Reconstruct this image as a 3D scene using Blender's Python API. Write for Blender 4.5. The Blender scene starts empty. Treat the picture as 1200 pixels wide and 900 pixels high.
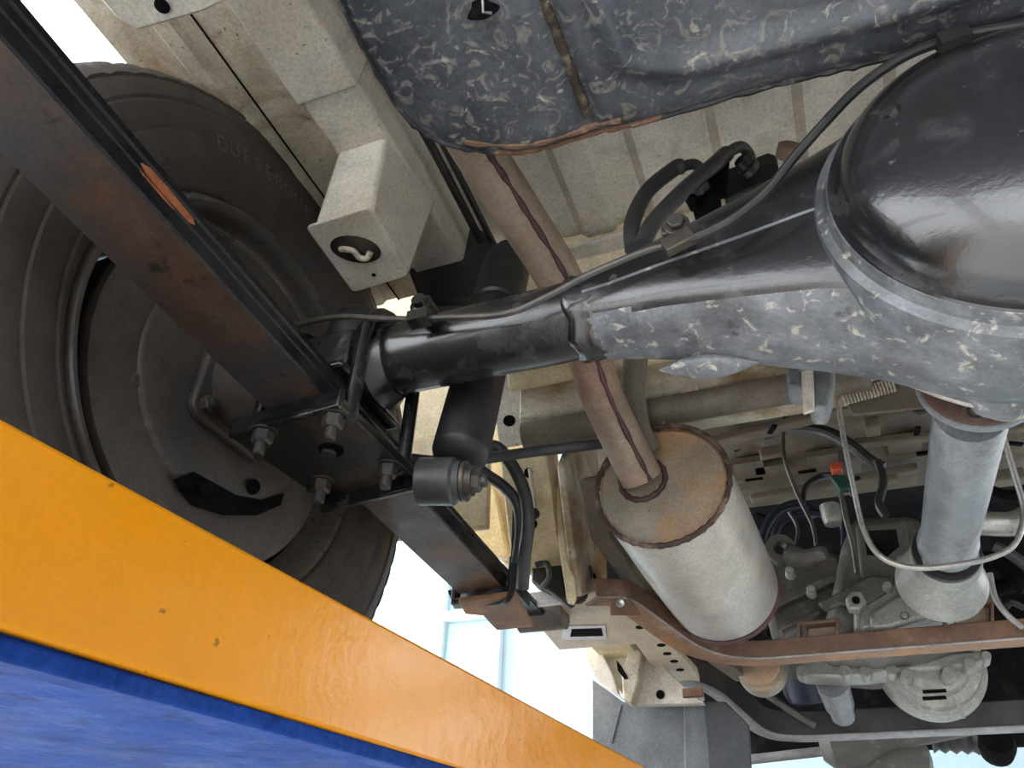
import bpy, bmesh, math, random
from mathutils import Vector, Matrix
import numpy as np
R = math.radians
random.seed(4)
sc = bpy.context.scene
H = 1.3                                   # camera height over the workshop floor
# ---------------------------------------------------------------- camera
F_PX = 900.0
CM = Matrix(((0.93187601, 0.18345496, 0.31297186),
             (0.36059444, -0.56290074, -0.74371662),
             (0.03973359, 0.80590758, -0.59070654)))
cd = bpy.data.cameras.new('camera'); cam = bpy.data.objects.new('camera', cd)
sc.collection.objects.link(cam); sc.camera = cam
cd.sensor_fit = 'HORIZONTAL'; cd.sensor_width = 36; cd.lens = F_PX / 1200 * 36
cd.clip_start = .01; cd.clip_end = 200
mw = CM.to_4x4(); mw.translation = (0, 0, H); cam.matrix_world = mw
# ---------------------------------------------------------------- sky, sun, exposure
w = bpy.data.worlds.new('world'); sc.world = w; w.use_nodes = True
bg = w.node_tree.nodes['Background']
bg.inputs[0].default_value = (.93, .965, 1.0, 1); bg.inputs[1].default_value = 5.0
sl = bpy.data.lights.new('sun', 'SUN'); sl.energy = 6.5; sl.angle = R(3); sl.color = (1, .95, .87)
so = bpy.data.objects.new('sun', sl); sc.collection.objects.link(so)
so.rotation_euler = Vector((.55, -.50, -.66)).to_track_quat('-Z', 'Y').to_euler()
sc.view_settings.view_transform = 'Standard'; sc.view_settings.look = 'None'
sc.view_settings.gamma = 1; sc.view_settings.use_curve_mapping = False
sc.view_settings.exposure = 0.0

# ---------------------------------------------------------------- maths helpers (vehicle frame: x right, y forward, z up, origin at camera height)
def ray(px, py):
    return CM @ Vector(((px - 600) / F_PX, (450 - py) / F_PX, -1.0))
def W(px, py, x=None, y=None, z=None, d=None):
    r = ray(px, py)
    t = d if d is not None else (x / r.x if x is not None else (y / r.y if y is not None else z / r.z))
    return r * t
def V(*a): return Vector(a)
def smooth(pts, n=6, closed=False):
    pts = [Vector(p) for p in pts]; out = []; m = len(pts)
    if m < 3: return pts
    rng = range(m if closed else m - 1)
    for i in rng:
        if closed: p0, p1, p2, p3 = pts[i-1], pts[i], pts[(i+1) % m], pts[(i+2) % m]
        else: p0, p1, p2, p3 = pts[max(i-1, 0)], pts[i], pts[i+1], pts[min(i+2, m-1)]
        for k in range(n):
            t = k / n
            out.append(.5*((2*p1) + (p2-p0)*t + (2*p0-5*p1+4*p2-p3)*t*t + (3*p1-p0-3*p2+p3)*t**3))
    if not closed: out.append(pts[-1])
    return out
def rounded(pts, r=.03, n=5):
    pts = [Vector(p) for p in pts]; out = [pts[0]]
    for i in range(1, len(pts)-1):
        a, b, c = pts[i-1], pts[i], pts[i+1]
        u = (a-b); v = (c-b); q = min(r, u.length*.45, v.length*.45)
        p = b + u.normalized()*q; s = b + v.normalized()*q
        for k in range(n+1):
            t = k/n; out.append(p*(1-t)**2 + b*2*t*(1-t) + s*t*t)
    out.append(pts[-1]); return out
def frame(d):
    d = Vector(d).normalized()
    a = V(0, 0, 1) if abs(d.z) < .9 else V(1, 0, 0)
    u = d.cross(a).normalized(); return d, u, d.cross(u).normalized()

class MB:
    def __init__(s): s.v = []; s.f = []; s.bev = 0; s.sharp = 35; s.m2 = None
    def add(s, vs, fs):
        n = len(s.v); s.v += [Vector(p) for p in vs]; s.f += [tuple(n+i for i in f) for f in fs]; return s
    def rings(s, rs, cap=True, closed=True, loop=False):
        n = len(rs[0]); vs = [p for r in rs for p in r]; fs = []
        m = len(rs)
        for i in range(m if loop else m-1):
            j = (i+1) % m
            for k in range(n if closed else n-1):
                l = (k+1) % n
                fs.append((i*n+k, i*n+l, j*n+l, j*n+k))
        if cap and not loop:
            fs.append(tuple(range(n-1, -1, -1))); fs.append(tuple((m-1)*n+k for k in range(n)))
        return s.add(vs, fs)
    def tube(s, pts, r, n=10, cap=True, flat=1.0, up=None):
        pts = [Vector(p) for p in pts]; m = len(pts)
        rr = r if isinstance(r, (list, tuple)) else [r]*m
        T = []
        for i in range(m):
            t = (pts[min(i+1, m-1)] - pts[max(i-1, 0)])
            T.append(t.normalized() if t.length > 1e-9 else V(1, 0, 0))
        d, u, v = frame(T[0])
        if up: u = (Vector(up) - d*d.dot(Vector(up))).normalized(); v = d.cross(u)
        rs = []
        for i in range(m):
            if i:
                u = (u - T[i]*u.dot(T[i])).normalized(); v = T[i].cross(u)
            rs.append([pts[i] + (u*math.cos(a)*flat + v*math.sin(a))*rr[i] for a in (2*math.pi*k/n for k in range(n))])
        return s.rings(rs, cap)
    def lathe(s, o, d, prof, n=32, cap=True, rf=None, skip=None):
        o = Vector(o); d, u, v = frame(d); rs = []
        for j, (t, r) in enumerate(prof):
            row = []
            for k in range(n):
                a = 2*math.pi*k/n; q = r*(rf(j, k) if rf else 1)
                row.append(o + d*t + (u*math.cos(a) + v*math.sin(a))*q)
            rs.append(row)
        if not skip: return s.rings(rs, cap)
        vs = [p for r in rs for p in r]; fs = []
        for i in range(len(rs)-1):
            for k in range(n):
                if skip(i, k): continue
                l = (k+1) % n; fs.append((i*n+k, i*n+l, (i+1)*n+l, (i+1)*n+k))
        return s.add(vs, fs)
    def prism(s, poly, ext):
        poly = [Vector(p) for p in poly]; e = Vector(ext)
        return s.rings([poly, [p+e for p in poly]])
    def box(s, c, sz, rot=None):
        c = Vector(c); h = Vector(sz)/2; M = rot or Matrix.Identity(3)
        p = [c + M @ V(h.x*a, h.y*b, h.z*g) for g in (-1, 1) for a, b in ((-1,-1), (1,-1), (1,1), (-1,1))]
        return s.add(p, [(3,2,1,0), (4,5,6,7), (0,1,5,4), (1,2,6,5), (2,3,7,6), (3,0,4,7)])
    def bar(s, a, b, wd, ht, up=(0, 0, 1)):
        a = Vector(a); b = Vector(b); d = (b-a).normalized(); u = Vector(up); u = (u - d*d.dot(u)).normalized(); v = d.cross(u)
        q = [v*wd/2+u*ht/2, -v*wd/2+u*ht/2, -v*wd/2-u*ht/2, v*wd/2-u*ht/2]
        return s.rings([[a+k for k in q], [b+k for k in q]])
    def sweep(s, pts, prof, up=(0, 0, 1), cap=True, sides=None):
        pts = [Vector(p) for p in pts]; m = len(pts); rs = []
        for i in range(m):
            d = (pts[min(i+1, m-1)] - pts[max(i-1, 0)]).normalized(); u = Vector(up); u = (u - d*d.dot(u)).normalized(); v = d.cross(u)
            rs.append([pts[i] + v*a + u*b for a, b in prof])
        return s.rings(rs, cap)
    def bolt(s, p, d, r=.009, h=.007, stud=0, washer=True):
        p = Vector(p); d = Vector(d).normalized()
        if washer: s.lathe(p, d, [(0, r*1.45), (.002, r*1.45)], 16)
        s.lathe(p + d*.002, d, [(0, r*1.08), (h*.8, r*1.08), (h, r*.85)], 6)
        if stud: s.lathe(p + d*(.002+h), d, [(0, r*.62), (stud*.85, r*.62), (stud, r*.45)], 12)
        return s
    def sheet(s, prof, y0, y1, th=.0015):
        """profile of (x,z) points swept along y with thickness upwards"""
        p = [V(x, y0, z) for x, z in prof]; q = [V(x, y0, z+th) for x, z in reversed(prof)]
        return s.rings([p+q, [k + V(0, y1-y0, 0) for k in p+q]])

def to_mesh(name, mb, off):
    me = bpy.data.meshes.new(name)
    me.from_pydata([tuple(p - off) for p in mb.v], [], mb.f)
    bm = bmesh.new(); bm.from_mesh(me); bmesh.ops.recalc_face_normals(bm, faces=bm.faces)
    for f in bm.faces: f.smooth = True
    bm.to_mesh(me); bm.free()
    me.set_sharp_from_angle(angle=R(mb.sharp))
    return me
def base(vs):
    lo = [min(p[i] for p in vs) for i in range(3)]; hi = [max(p[i] for p in vs) for i in range(3)]
    return V((lo[0]+hi[0])/2, (lo[1]+hi[1])/2, lo[2])
UP = V(0, 0, H)
def mkobj(name, mb, m, off):
    o = bpy.data.objects.new(name, to_mesh(name, mb, off)); sc.collection.objects.link(o)
    o.data.materials.append(m)
    if mb.m2:
        o.data.materials.append(mb.m2[0])
        for p in o.data.polygons:
            if mb.m2[1](p): p.material_index = 1
    if mb.bev:
        b = o.modifiers.new('bevel', 'BEVEL'); b.width = mb.bev; b.segments = 2; b.limit_method = 'ANGLE'; b.angle_limit = R(40)
        b.harden_normals = False
    return o
def single(name, mb, m, label=None, cat=None, group=None, kind=None):
    off = base(mb.v); o = mkobj(name, mb, m, off); o.location = off + UP
    for k, v in (('label', label), ('category', cat), ('group', group), ('kind', kind)):
        if v: o[k] = v
    return o
class Thing:
    def __init__(s, name, label, cat, group=None): s.n = name; s.l = label; s.c = cat; s.g = group; s.p = []
    def part(s, name, mb, m, parent=None, label=None, kind=None):
        s.p.append((name, mb, m, parent, label, kind)); return len(s.p)-1
    def done(s, kind=None):
        off = base([p for q in s.p for p in q[1].v])
        e = bpy.data.objects.new(s.n, None); sc.collection.objects.link(e); e.location = off + UP; e.empty_display_size = .05
        if s.l: e['label'] = s.l
        if s.c: e['category'] = s.c
        if s.g: e['group'] = s.g
        if kind: e['kind'] = kind
        os = []
        for name, mb, m, par, lab, kd in s.p:
            o = mkobj(name, mb, m, off); o.parent = e if par is None else os[par]; os.append(o)
            if lab: o['label'] = lab
            if kd: o['kind'] = kd
        s.e = e; s.o = os
        return e

# ---------------------------------------------------------------- materials
def mat(name, col, rough=.5, metal=0.0, layers=(), bump=(), rvar=.12, coat=0.0, spec=.5, grit=.2):
    m = bpy.data.materials.new(name); m.use_nodes = True; nt = m.node_tree; N = nt.nodes; L = nt.links
    b = N['Principled BSDF']; tc = N.new('ShaderNodeTexCoord')
    def noise(scale, detail=6, stretch=(1, 1, 1), vor=False, dist=0.0):
        mp = N.new('ShaderNodeMapping'); mp.inputs['Scale'].default_value = stretch
        L.new(tc.outputs['Object'], mp.inputs[0])
        if vor:
            t = N.new('ShaderNodeTexVoronoi'); t.inputs['Scale'].default_value = scale; L.new(mp.outputs[0], t.inputs['Vector']); return t.outputs['Distance']
        t = N.new('ShaderNodeTexNoise'); t.inputs['Scale'].default_value = scale; t.inputs['Detail'].default_value = detail
        t.inputs['Roughness'].default_value = .6; t.inputs['Distortion'].default_value = dist
        L.new(mp.outputs[0], t.inputs['Vector']); return t.outputs['Fac']
    def rng(src, lo, hi, a=0.0, c=1.0):
        r = N.new('ShaderNodeMapRange'); r.inputs[1].default_value = lo; r.inputs[2].default_value = hi
        r.inputs[3].default_value = a; r.inputs[4].default_value = c; L.new(src, r.inputs[0]); return r.outputs[0]
    cur = None; rcur = None
    for ly in layers:
        c, scale, lo, hi, st = ly[:5]; kw = ly[5] if len(ly) > 5 else {}
        rl = kw.pop('rough', None) if kw else None
        kw = dict(kw)
        fac = rng(noise(scale, **kw), lo, hi, 0 if True else 0, st)
        mx = N.new('ShaderNodeMix'); mx.data_type = 'RGBA'
        L.new(fac, mx.inputs[0])
        if cur is None: mx.inputs[6].default_value = (*col, 1)
        else: L.new(cur, mx.inputs[6])
        mx.inputs[7].default_value = (*c, 1); cur = mx.outputs[2]
        if rl is not None:
            mr = N.new('ShaderNodeMix'); mr.data_type = 'FLOAT'; L.new(fac, mr.inputs[0])
            if rcur is None: mr.inputs[2].default_value = rough
            else: L.new(rcur, mr.inputs[2])
            mr.inputs[3].default_value = rl; rcur = mr.outputs[0]
    if cur is None:
        rgb = N.new('ShaderNodeRGB'); rgb.outputs[0].default_value = (*col, 1); cur = rgb.outputs[0]
    if grit:
        ml = N.new('ShaderNodeMath'); ml.operation = 'MULTIPLY'
        L.new(rng(noise(330, detail=3), .3, .7, 1-grit, 1+grit*.8), ml.inputs[0]); L.new(rng(noise(28, detail=8), .3, .7, 1-grit, 1+grit), ml.inputs[1])
        vm = N.new('ShaderNodeVectorMath'); vm.operation = 'SCALE'; L.new(cur, vm.inputs[0]); L.new(ml.outputs[0], vm.inputs['Scale']); cur = vm.outputs[0]
    L.new(cur, b.inputs['Base Color'])
    if rcur is None: rcur = rng(noise(30), .3, .7, max(0, rough-rvar), min(1, rough+rvar))
    L.new(rcur, b.inputs['Roughness'])
    b.inputs['Metallic'].default_value = metal; b.inputs['Coat Weight'].default_value = coat
    b.inputs['Specular IOR Level'].default_value = spec
    prev = None
    for bp in bump:
        scale, st, dist = bp[:3]; kw = bp[3] if len(bp) > 3 else {}
        bn = N.new('ShaderNodeBump'); bn.inputs['Strength'].default_value = st; bn.inputs['Distance'].default_value = dist
        L.new(noise(scale, **kw), bn.inputs['Height'])
        if prev: L.new(prev, bn.inputs['Normal'])
        prev = bn.outputs[0]
    if prev: L.new(prev, b.inputs['Normal'])
    return m
M = {}
DIRT = (.22, .15, .085); RUST = (.20, .075, .03)
M['cream'] = mat('cream_paint', (.68, .635, .56), .45, 0, [((.40, .33, .22), 7, .48, .72, .8), ((.30, .20, .10), 13, .60, .74, .6), ((.12, .09, .06), 150, .66, .70, .7), ((.72, .69, .60), 22, .55, .75, .5)], [(90, .25, .0006)])
M['creams'] = mat('rib_shade_and_dirt_cream', (.50, .44, .37), .5)
M['creamp'] = mat('beige_frame_paint', (.72, .62, .48), .5, 0, [((.50, .38, .26), 14, .50, .72, .6), ((.14, .09, .06), 150, .66, .70, .6)], [(80, .2, .0006)])
M['creamw'] = mat('warm_cream_paint', (.72, .60, .38), .5, 0, [((.55, .38, .18), 8, .5, .75, .6), ((.74, .66, .5), 20, .5, .7, .4)], [(80, .2, .0006)])
M['creamd'] = mat('dirty_cream_paint', (.56, .51, .41), .55, 0, [((.26, .16, .07), 9, .44, .64, .9, {'dist': 1.0}), ((.14, .09, .05), 30, .58, .72, .7), ((.10, .07, .05), 170, .64, .69, .8)], [(70, .35, .0008)])
M['underbody'] = mat('dusty_underbody_paint', (.145, .12, .092), .6, 0, [((.09, .07, .055), 10, .45, .65, .8), ((.21, .185, .15), 25, .52, .7, .6)], [(70, .3, .0008)])
M['axle'] = mat('satin_black_axle_paint', (.011, .011, .013), .24, 0, [((.10, .10, .105), 26, .54, .74, .5, {'rough': .45}), ((.30, .29, .26), 60, .66, .76, .5, {'rough': .7}), ((.10, .045, .02), 9, .60, .74, .5, {'rough': .4})], [(220, .45, .0006), (40, .2, .0015)], spec=1.0, coat=.35)
M['housing'] = mat('dusty_axle_housing_paint', (.075, .08, .09), .34, 0, [((.19, .20, .225), 30, .40, .62, .8, {'rough': .5}), ((.50, .47, .38), 85, .58, .65, .75, {'rough': .8, 'dist': .6}), ((.55, .52, .42), 30, .66, .69, .7, {'rough': .8}), ((.02, .02, .025), 40, .62, .70, .8)], [(200, .45, .0008), (30, .3, .002)], spec=.8)
M['tank'] = mat('grimy_blue_black_steel', (.05, .055, .07), .36, 0, [((.15, .16, .185), 9, .4, .68, .8, {'rough': .45}), ((.24, .23, .20), 55, .54, .62, .75, {'rough': .75, 'dist': 2.0}), ((.42, .39, .32), 34, .62, .68, .8, {'rough': .8, 'dist': 2.5}), ((.03, .03, .035), 14, .62, .70, .8)], [(120, .4, .001), (18, .35, .003)], spec=.6)
M['rimdark'] = mat('dark_crusty_tank_edge', (.03, .032, .036), .45, 0, [((.25, .22, .17), 60, .56, .66, .8), ((.14, .15, .17), 25, .5, .7, .6)], [(120, .8, .002)])
M['rim_rust'] = mat('rusty_tank_edge', (.20, .11, .07), .6, 0, [((.30, .15, .07), 13, .52, .64, .9), ((.38, .34, .27), 70, .58, .68, .8)], [(100, .8, .002)])
M['tire'] = mat('dusty_tire_rubber', (.050, .043, .040), .62, 0, [((.085, .068, .056), 6, .4, .7, .8), ((.3, .28, .25), 240, .72, .76, .5)], [(160, .25, .0005)])
M['letter'] = mat('worn_sidewall_lettering', (.12, .092, .068), .7)
M['wheel'] = mat('dusty_dark_steel_wheel', (.11, .10, .095), .38, .35, [((.15, .125, .10), 12, .4, .7, .8), ((.03, .03, .03), 30, .6, .7, .6)], [(120, .3, .0006)])
M['rimlip'] = mat('worn_steel_rim', (.12, .115, .11), .33, .3, [((.11, .08, .055), 18, .42, .62, .8)], [(120, .2, .0005)])
M['plate_d'] = mat('dusty_brake_steel', (.075, .068, .064), .5, .1, [((.12, .10, .082), 10, .42, .68, .8), ((.2, .14, .09), 40, .62, .74, .5)], [(110, .35, .0007)])
M['spring'] = mat('rusty_leaf_steel', (.085, .078, .078), .42, .1, [((.12, .062, .04), 7, .44, .62, .85, {'rough': .55}), ((.19, .09, .05), 22, .56, .72, .6), ((.12, .115, .115), 14, .58, .75, .7), ((.025, .02, .02), 34, .64, .70, .8)], [(120, .4, .0008), (25, .2, .0015)], spec=.6)
M['springg'] = mat('worn_grey_leaf_steel', (.13, .115, .105), .5, .2, [((.22, .11, .06), 14, .46, .66, .85), ((.30, .22, .16), 60, .62, .72, .5)], [(120, .45, .001)])
M['springb'] = mat('glossy_black_leaf_edge', (.006, .006, .008), .3, 0, [((.03, .03, .03), 30, .5, .7, .6)], [(160, .25, .0006)], spec=.5)
M['rustbare'] = mat('orange_bare_rust', (.36, .11, .035), .8, 0, [((.16, .05, .02), 60, .5, .7, .8)], [(150, .8, .001)])
M['black'] = mat('black_rubber', (.014, .014, .015), .45, 0, [((.05, .048, .045), 20, .5, .7, .7)], [(140, .2, .0004)])
M['hose'] = mat('dusty_hose_rubber', (.05, .052, .055), .45, 0, [((.09, .085, .075), 20, .5, .7, .7)], [(140, .2, .0004)])
M['grime'] = mat('grimy_black_steel', (.022, .020, .018), .38, .1, [((.12, .095, .065), 22, .50, .68, .8, {'rough': .7}), ((.02, .018, .018), 40, .6, .7, .6)], [(130, .5, .0009)], spec=.7)
M['gloss'] = mat('shiny_black_steel', (.010, .010, .011), .22, 0, [((.09, .088, .085), 45, .56, .7, .6)], [(150, .5, .0008)], spec=.9)
M['bolt'] = mat('grimy_bolt_steel', (.075, .07, .065), .4, .4, [((.15, .11, .075), 50, .5, .7, .7)], [(150, .4, .0006)])
M['steel'] = mat('bright_worn_steel', (.42, .41, .38), .35, .7, [((.2, .15, .1), 40, .55, .7, .6)], [(150, .3, .0005)])
M['pipe'] = mat('weathered_exhaust_pipe', (.33, .245, .185), .55, .15, [((.20, .105, .07), 9, .42, .66, .8), ((.42, .33, .25), 25, .5, .7, .5), ((.09, .04, .05), 60, .66, .72, .7)], [(140, .3, .0005)])
M['seam'] = mat('purple_brown_weld_seam', (.085, .042, .042), .6, .1, [((.05, .02, .03), 60, .5, .6, .7)], [(150, .6, .0008)])
M['muffler'] = mat('aged_muffler_shell', (.50, .465, .42), .42, .25, [((.38, .34, .28), 7, .42, .68, .7), ((.60, .57, .52), 11, .5, .7, .6), ((.10, .08, .07), 130, .69, .73, .8)], [(30, .15, .001), (160, .2, .0003)])
M['muffend'] = mat('heat_stained_muffler_end', (.33, .29, .23), .5, .15, [((.46, .24, .09), 9, .44, .62, .85), ((.30, .27, .24), 16, .5, .7, .6), ((.09, .05, .03), 110, .66, .70, .8)], [(120, .3, .0005)])
M['rust'] = mat('brown_rusty_steel', (.14, .078, .052), .6, .1, [((.27, .13, .06), 12, .50, .68, .7), ((.30, .24, .19), 18, .60, .74, .6), ((.07, .035, .022), 35, .6, .72, .6)], [(120, .55, .0009)])
M['rustl'] = mat('pale_rusty_steel', (.26, .15, .09), .6, 0, [((.38, .19, .08), 14, .48, .66, .8), ((.34, .30, .26), 22, .58, .72, .6), ((.10, .05, .03), 40, .62, .72, .6)], [(120, .55, .0009)])
M['void'] = mat('unlit_black_hole', (.004, .004, .004), .9, 0, spec=.1)
M['mud'] = mat('dark_brown_caked_mud', (.06, .045, .03), .85, 0, [((.22, .18, .13), 60, .52, .64, .8)], [(120, 1.0, .002)])
M['rustseam'] = mat('crusty_rust_seam', (.06, .035, .028), .8, 0, [((.28, .19, .15), 45, .5, .66, .8), ((.05, .03, .02), 70, .55, .68, .8)], [(140, 1.0, .002)])
M['yellow'] = mat('glossy_orange_yellow_paint', (.86, .315, .001), .17, 0, [((.78, .27, .001), 5, .4, .7, .7), ((.25, .10, .01), 110, .70, .73, .8)], [(70, .28, .0012), (14, .2, .003)], coat=.0, rvar=.03, grit=.03, spec=.4)
M['blue'] = mat('scuffed_blue_paint', (.009, .042, .22), .6, 0, [((.018, .062, .28), 18, .4, .65, .7), ((.006, .022, .13), 50, .56, .68, .8), ((.04, .09, .26), 90, .62, .70, .5)], [(60, .5, .002), (160, .4, .001)], spec=.06)
M['prop'] = mat('galvanised_grey_shaft', (.20, .21, .225), .42, .3, [((.34, .355, .37), 30, .45, .65, .7, {'stretch': (1, .25, 1)}), ((.12, .13, .15), 45, .6, .7, .6, {'stretch': (1, .3, 1)}), ((.45, .40, .32), 15, .64, .75, .4)], [(150, .4, .0005)])
M['flange'] = mat('brown_pinion_flange', (.10, .055, .042), .7, 0, [((.05, .03, .025), 60, .5, .7, .7)], [(180, .6, .0006)])
M['floorrib'] = mat('dusty_brown_rib_paint', (.17, .14, .11), .6, 0, [((.10, .08, .06), 14, .45, .65, .8)], [(80, .3, .0008)])
M['alu'] = mat('dusty_cast_aluminium', (.11, .105, .095), .55, .3, [((.12, .11, .10), 12, .42, .68, .8), ((.27, .26, .235), 30, .56, .72, .7), ((.06, .055, .05), 45, .6, .72, .6)], [(120, .6, .001)])
M['alul'] = mat('pale_cast_aluminium', (.29, .29, .27), .45, .3, [((.22, .20, .18), 20, .48, .68, .7), ((.5, .5, .48), 40, .56, .7, .6)], [(120, .5, .001)])
M['dark'] = mat('dark_greasy_metal_and_shade', (.007, .007, .008), .9, 0, [((.03, .028, .026), 16, .5, .7, .7)], [(100, .4, .001)], spec=.05)
M['darkblue'] = mat('dark_blue_plastic', (.005, .010, .032), .45, 0)
M['greyp'] = mat('grey_plastic_liner', (.13, .14, .155), .45, 0, [((.22, .22, .22), 8, .45, .7, .7), ((.07, .075, .085), 20, .55, .72, .6)], [(90, .2, .0005)])
M['greypd'] = mat('dark_grey_plastic_liner', (.055, .06, .07), .45, 0, [((.09, .09, .09), 8, .45, .7, .7)], [(90, .2, .0005)])
M['beamgrey'] = mat('grey_edge_wear_and_highlight', (.30, .30, .31), .5, .1, [((.14, .13, .13), 20, .48, .68, .7), ((.42, .33, .24), 40, .6, .72, .5)], [(110, .4, .0008)])
M['beamdark'] = mat('dusty_black_beam', (.025, .024, .024), .6, 0, [((.075, .068, .06), 12, .45, .7, .8)], [(110, .4, .0008)])
M['white'] = mat('white_painted_bolt_face', (.8, .79, .84), .5, 0, [((.6, .55, .6), 60, .55, .7, .6)])
M['red'] = mat('orange_red_plastic', (.60, .09, .03), .45)
M['green'] = mat('dark_green_plastic', (.01, .07, .045), .45)
M['wall'] = mat('pale_wall_paint', (.46, .59, .64), .7, 0, [((.42, .56, .61), .6, .4, .7, .7)], [(30, .1, .002)], grit=.02)
M['wallin'] = mat('grey_workshop_wall', (.42, .43, .44), .8, 0, grit=.05)
M['frame'] = mat('white_window_frame', (.85, .9, .92), .5, grit=0)
M['concrete'] = mat('pale_concrete', (.62, .615, .60), .6, 0, [((.48, .47, .45), 1.5, .4, .7, .7), ((.60, .58, .55), 6, .5, .7, .5)], [(40, .2, .002)])
gm = bpy.data.materials.new('tinted_window_glass'); gm.use_nodes = True
gb = gm.node_tree.nodes['Principled BSDF']; gb.inputs['Base Color'].default_value = (.30, .46, .50, 1); gb.inputs['Roughness'].default_value = .08
gb.inputs['Specular IOR Level'].default_value = .8
M['glass'] = gm

# ================================================================ THE SETTING
AX = (.447, .406)                 # axle axis: y, z
FZ = .725                         # floor pan height
o = single('floor', MB().box((0, 2, -H-.05), (24, 24, .1)), M['concrete'], kind='structure')
YW = 5.0
single('wall_front', MB().box((-2.0, YW+.1, 1.6), (10.2, .2, 6.0)).box((3.9, YW+.1, 3.1), (3.6, .2, 1.0)).box((5.4, YW+.1, 1.0), (.5, .2, 4.6)), M['wall'], kind='structure')  # unseen opening at right added so bright sky gives the yellow panel its sheen
single('unseen_wall_right', MB().box((5.6, 0, 1.0), (.2, 10, 4.6)), M['wallin'], kind='structure')  # unseen wall added to shape light and reflections
bw = MB(); bw.box((-1.9+.3, -5.0, 1.0), (.6, .2, 4.6)); bw.box((4.6, -5.0, 1.0), (1.8, .2, 4.6)); bw.box((1.2, -5.0, 2.5), (5.0, .2, 1.6))
single('unseen_wall_rear', bw, M['wallin'], kind='structure')  # unseen wall with a door opening, added for the light it lets in
single('unseen_ceiling', MB().box((1.9, 0, 3.4), (7.6, 10.2, .15)), M['wallin'], kind='structure')  # unseen roof added to hold back sky light and raise contrast
# window in the front wall
wn = Thing('window_1', None, None)
c0 = W(522, 735, y=YW); c1 = W(572, 790, y=YW)
wx0, wx1 = W(521, 735, y=YW).x, W(578, 760, y=YW).x + .05
wz = [W(560, 722, y=YW).z + .55, W(560, 722, y=YW).z, W(560, 745, y=YW).z - .55]
fr = MB()
for x in (wx0, wx1): fr.box((x, YW-.03, (wz[0]+wz[2])/2), (.05, .08, wz[0]-wz[2]+.05))
for z in wz: fr.box(((wx0+wx1)/2, YW-.03, z), (wx1-wx0, .07, .07))
fr.bev = .005
wn.part('window_frame', fr, M['frame'])
wn.part('window_pane', MB().box(((wx0+wx1)/2, YW-.01, (wz[1]+wz[2])/2), (wx1-wx0-.05, .02, wz[1]-wz[2]-.06)), M['glass'])
wn.part('window_pane', MB().box(((wx0+wx1)/2, YW-.01, (wz[0]+wz[1])/2), (wx1-wx0-.05, .02, wz[0]-wz[1]-.06)), M['glass'])
wn.done(kind='structure')

# ================================================================ LIFT RUNWAY
lift = Thing('lift_runway', 'orange-yellow and blue steel car lift runway under the rear wheel', 'car lift')
A0 = W(0, 488, z=.13); A1 = W(750, 895, z=.13)
dl = V(A1.x-A0.x, A1.y-A0.y, 0).normalized(); nl = V(dl.y, -dl.x, 0)       # nl points to +x (toward the camera)
def inplane(px, py):
    r = ray(px, py); t = A0.dot(nl)/r.dot(nl); return r*t
B0 = inplane(0, 757); B1 = inplane(510, 899)
zb = (B0.z+B1.z)/2; kb = (B1.z-B0.z)/((B1-B0).dot(dl))
S0, S1 = -.55, 2.3
def along(s, z, back=0): q = A0 + dl*s - nl*back; return V(q.x, q.y, z)
def zbot(s): return B0.z + kb*(max(-.25, min(s, .62)) - (B0-A0).dot(dl))
beam = MB(); beam.bev = .002
TH = .006
pr = []
for s in (S0, .5, S1):
    pr.append([along(s, .13), along(s, zbot(s)), along(s, zbot(s), TH), along(s, .13, TH)])
beam.rings(pr); lift.part('side_panel', beam, M['yellow'])
fl = MB(); fl.bev = .0012
N = 60; rows = []
for i in range(N+1):
    s = S0 + (S1-S0)*i/N; wob = .0012*math.sin(i*1.7) + .0008*math.sin(i*4.1)
    z = zbot(s)
    rows.append([along(s, z-.0005, 0), along(s, z-.0035, .001), along(s, z-.0035, .014+wob), along(s, z+.002, .017+wob), along(s, z+.003, .0)])
fl.rings(rows); lift.part('bottom_flange', fl, M['blue'])
un = MB()
rows = []
for i in range(N+1):
    s = S0 + (S1-S0)*i/N; z = zbot(s)+.0022
    rows.append([along(s, z, .004), along(s, z - .002, .40), along(s, z - .002, .56), along(s, z+.001, .56), along(s, z+.003, .004)])
un.rings(rows); lift.part('underside_plate', un, M['blue'])
dk = MB().prism([along(S0, .095, .006), along(S1, .095, .006), along(S1, .095, .56), along(S0, .095, .56)], (0, 0, .006))
lift.part('deck', dk, M['beamdark'])
lift.done()

# ================================================================ WHEEL
wh = Thing('wheel', 'dusty black tyre on a dark steel rim, rear wheel at left', 'wheel')
WX = V(0, AX[0], AX[1])
XW = (-1, 0, 0)
prof = [(.464, .186), (.456, .193), (.450, .199), (.444, .206), (.4455, .208), (.441, .214), (.4385, .226), (.438, .236), (.4395, .238), (.4385, .241), (.4375, .252),
        (.439, .262), (.4405, .264), (.4395, .267), (.443, .280), (.4455, .283), (.4445, .286), (.452, .293), (.460, .2985), (.470, .301), (.480, .3025), (.505, .3035), (.507, .2975), (.513, .2975), (.515, .304), (.545, .3045),
        (.547, .2985), (.553, .2985), (.555, .3045), (.58, .304), (.595, .302), (.607, .298), (.618, .295), (.628, .26), (.630, .23), (.622, .20), (.606, .186)]
NT = 240
def rf(j, k):
    if 16 <= j <= 20: return 1 - (.012 if (k % 4) == 0 else 0)*(1 if j > 16 else .5)
    if 24 <= j <= 28 and (k % 4) == 2 and j in (24, 25, 28): return .985
    return 1
ti = MB(); ti.sharp = 28
ti.lathe(WX, XW, prof, NT, cap=False, rf=rf); 
tp = wh.part('tire', ti, M['tire'])
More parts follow.
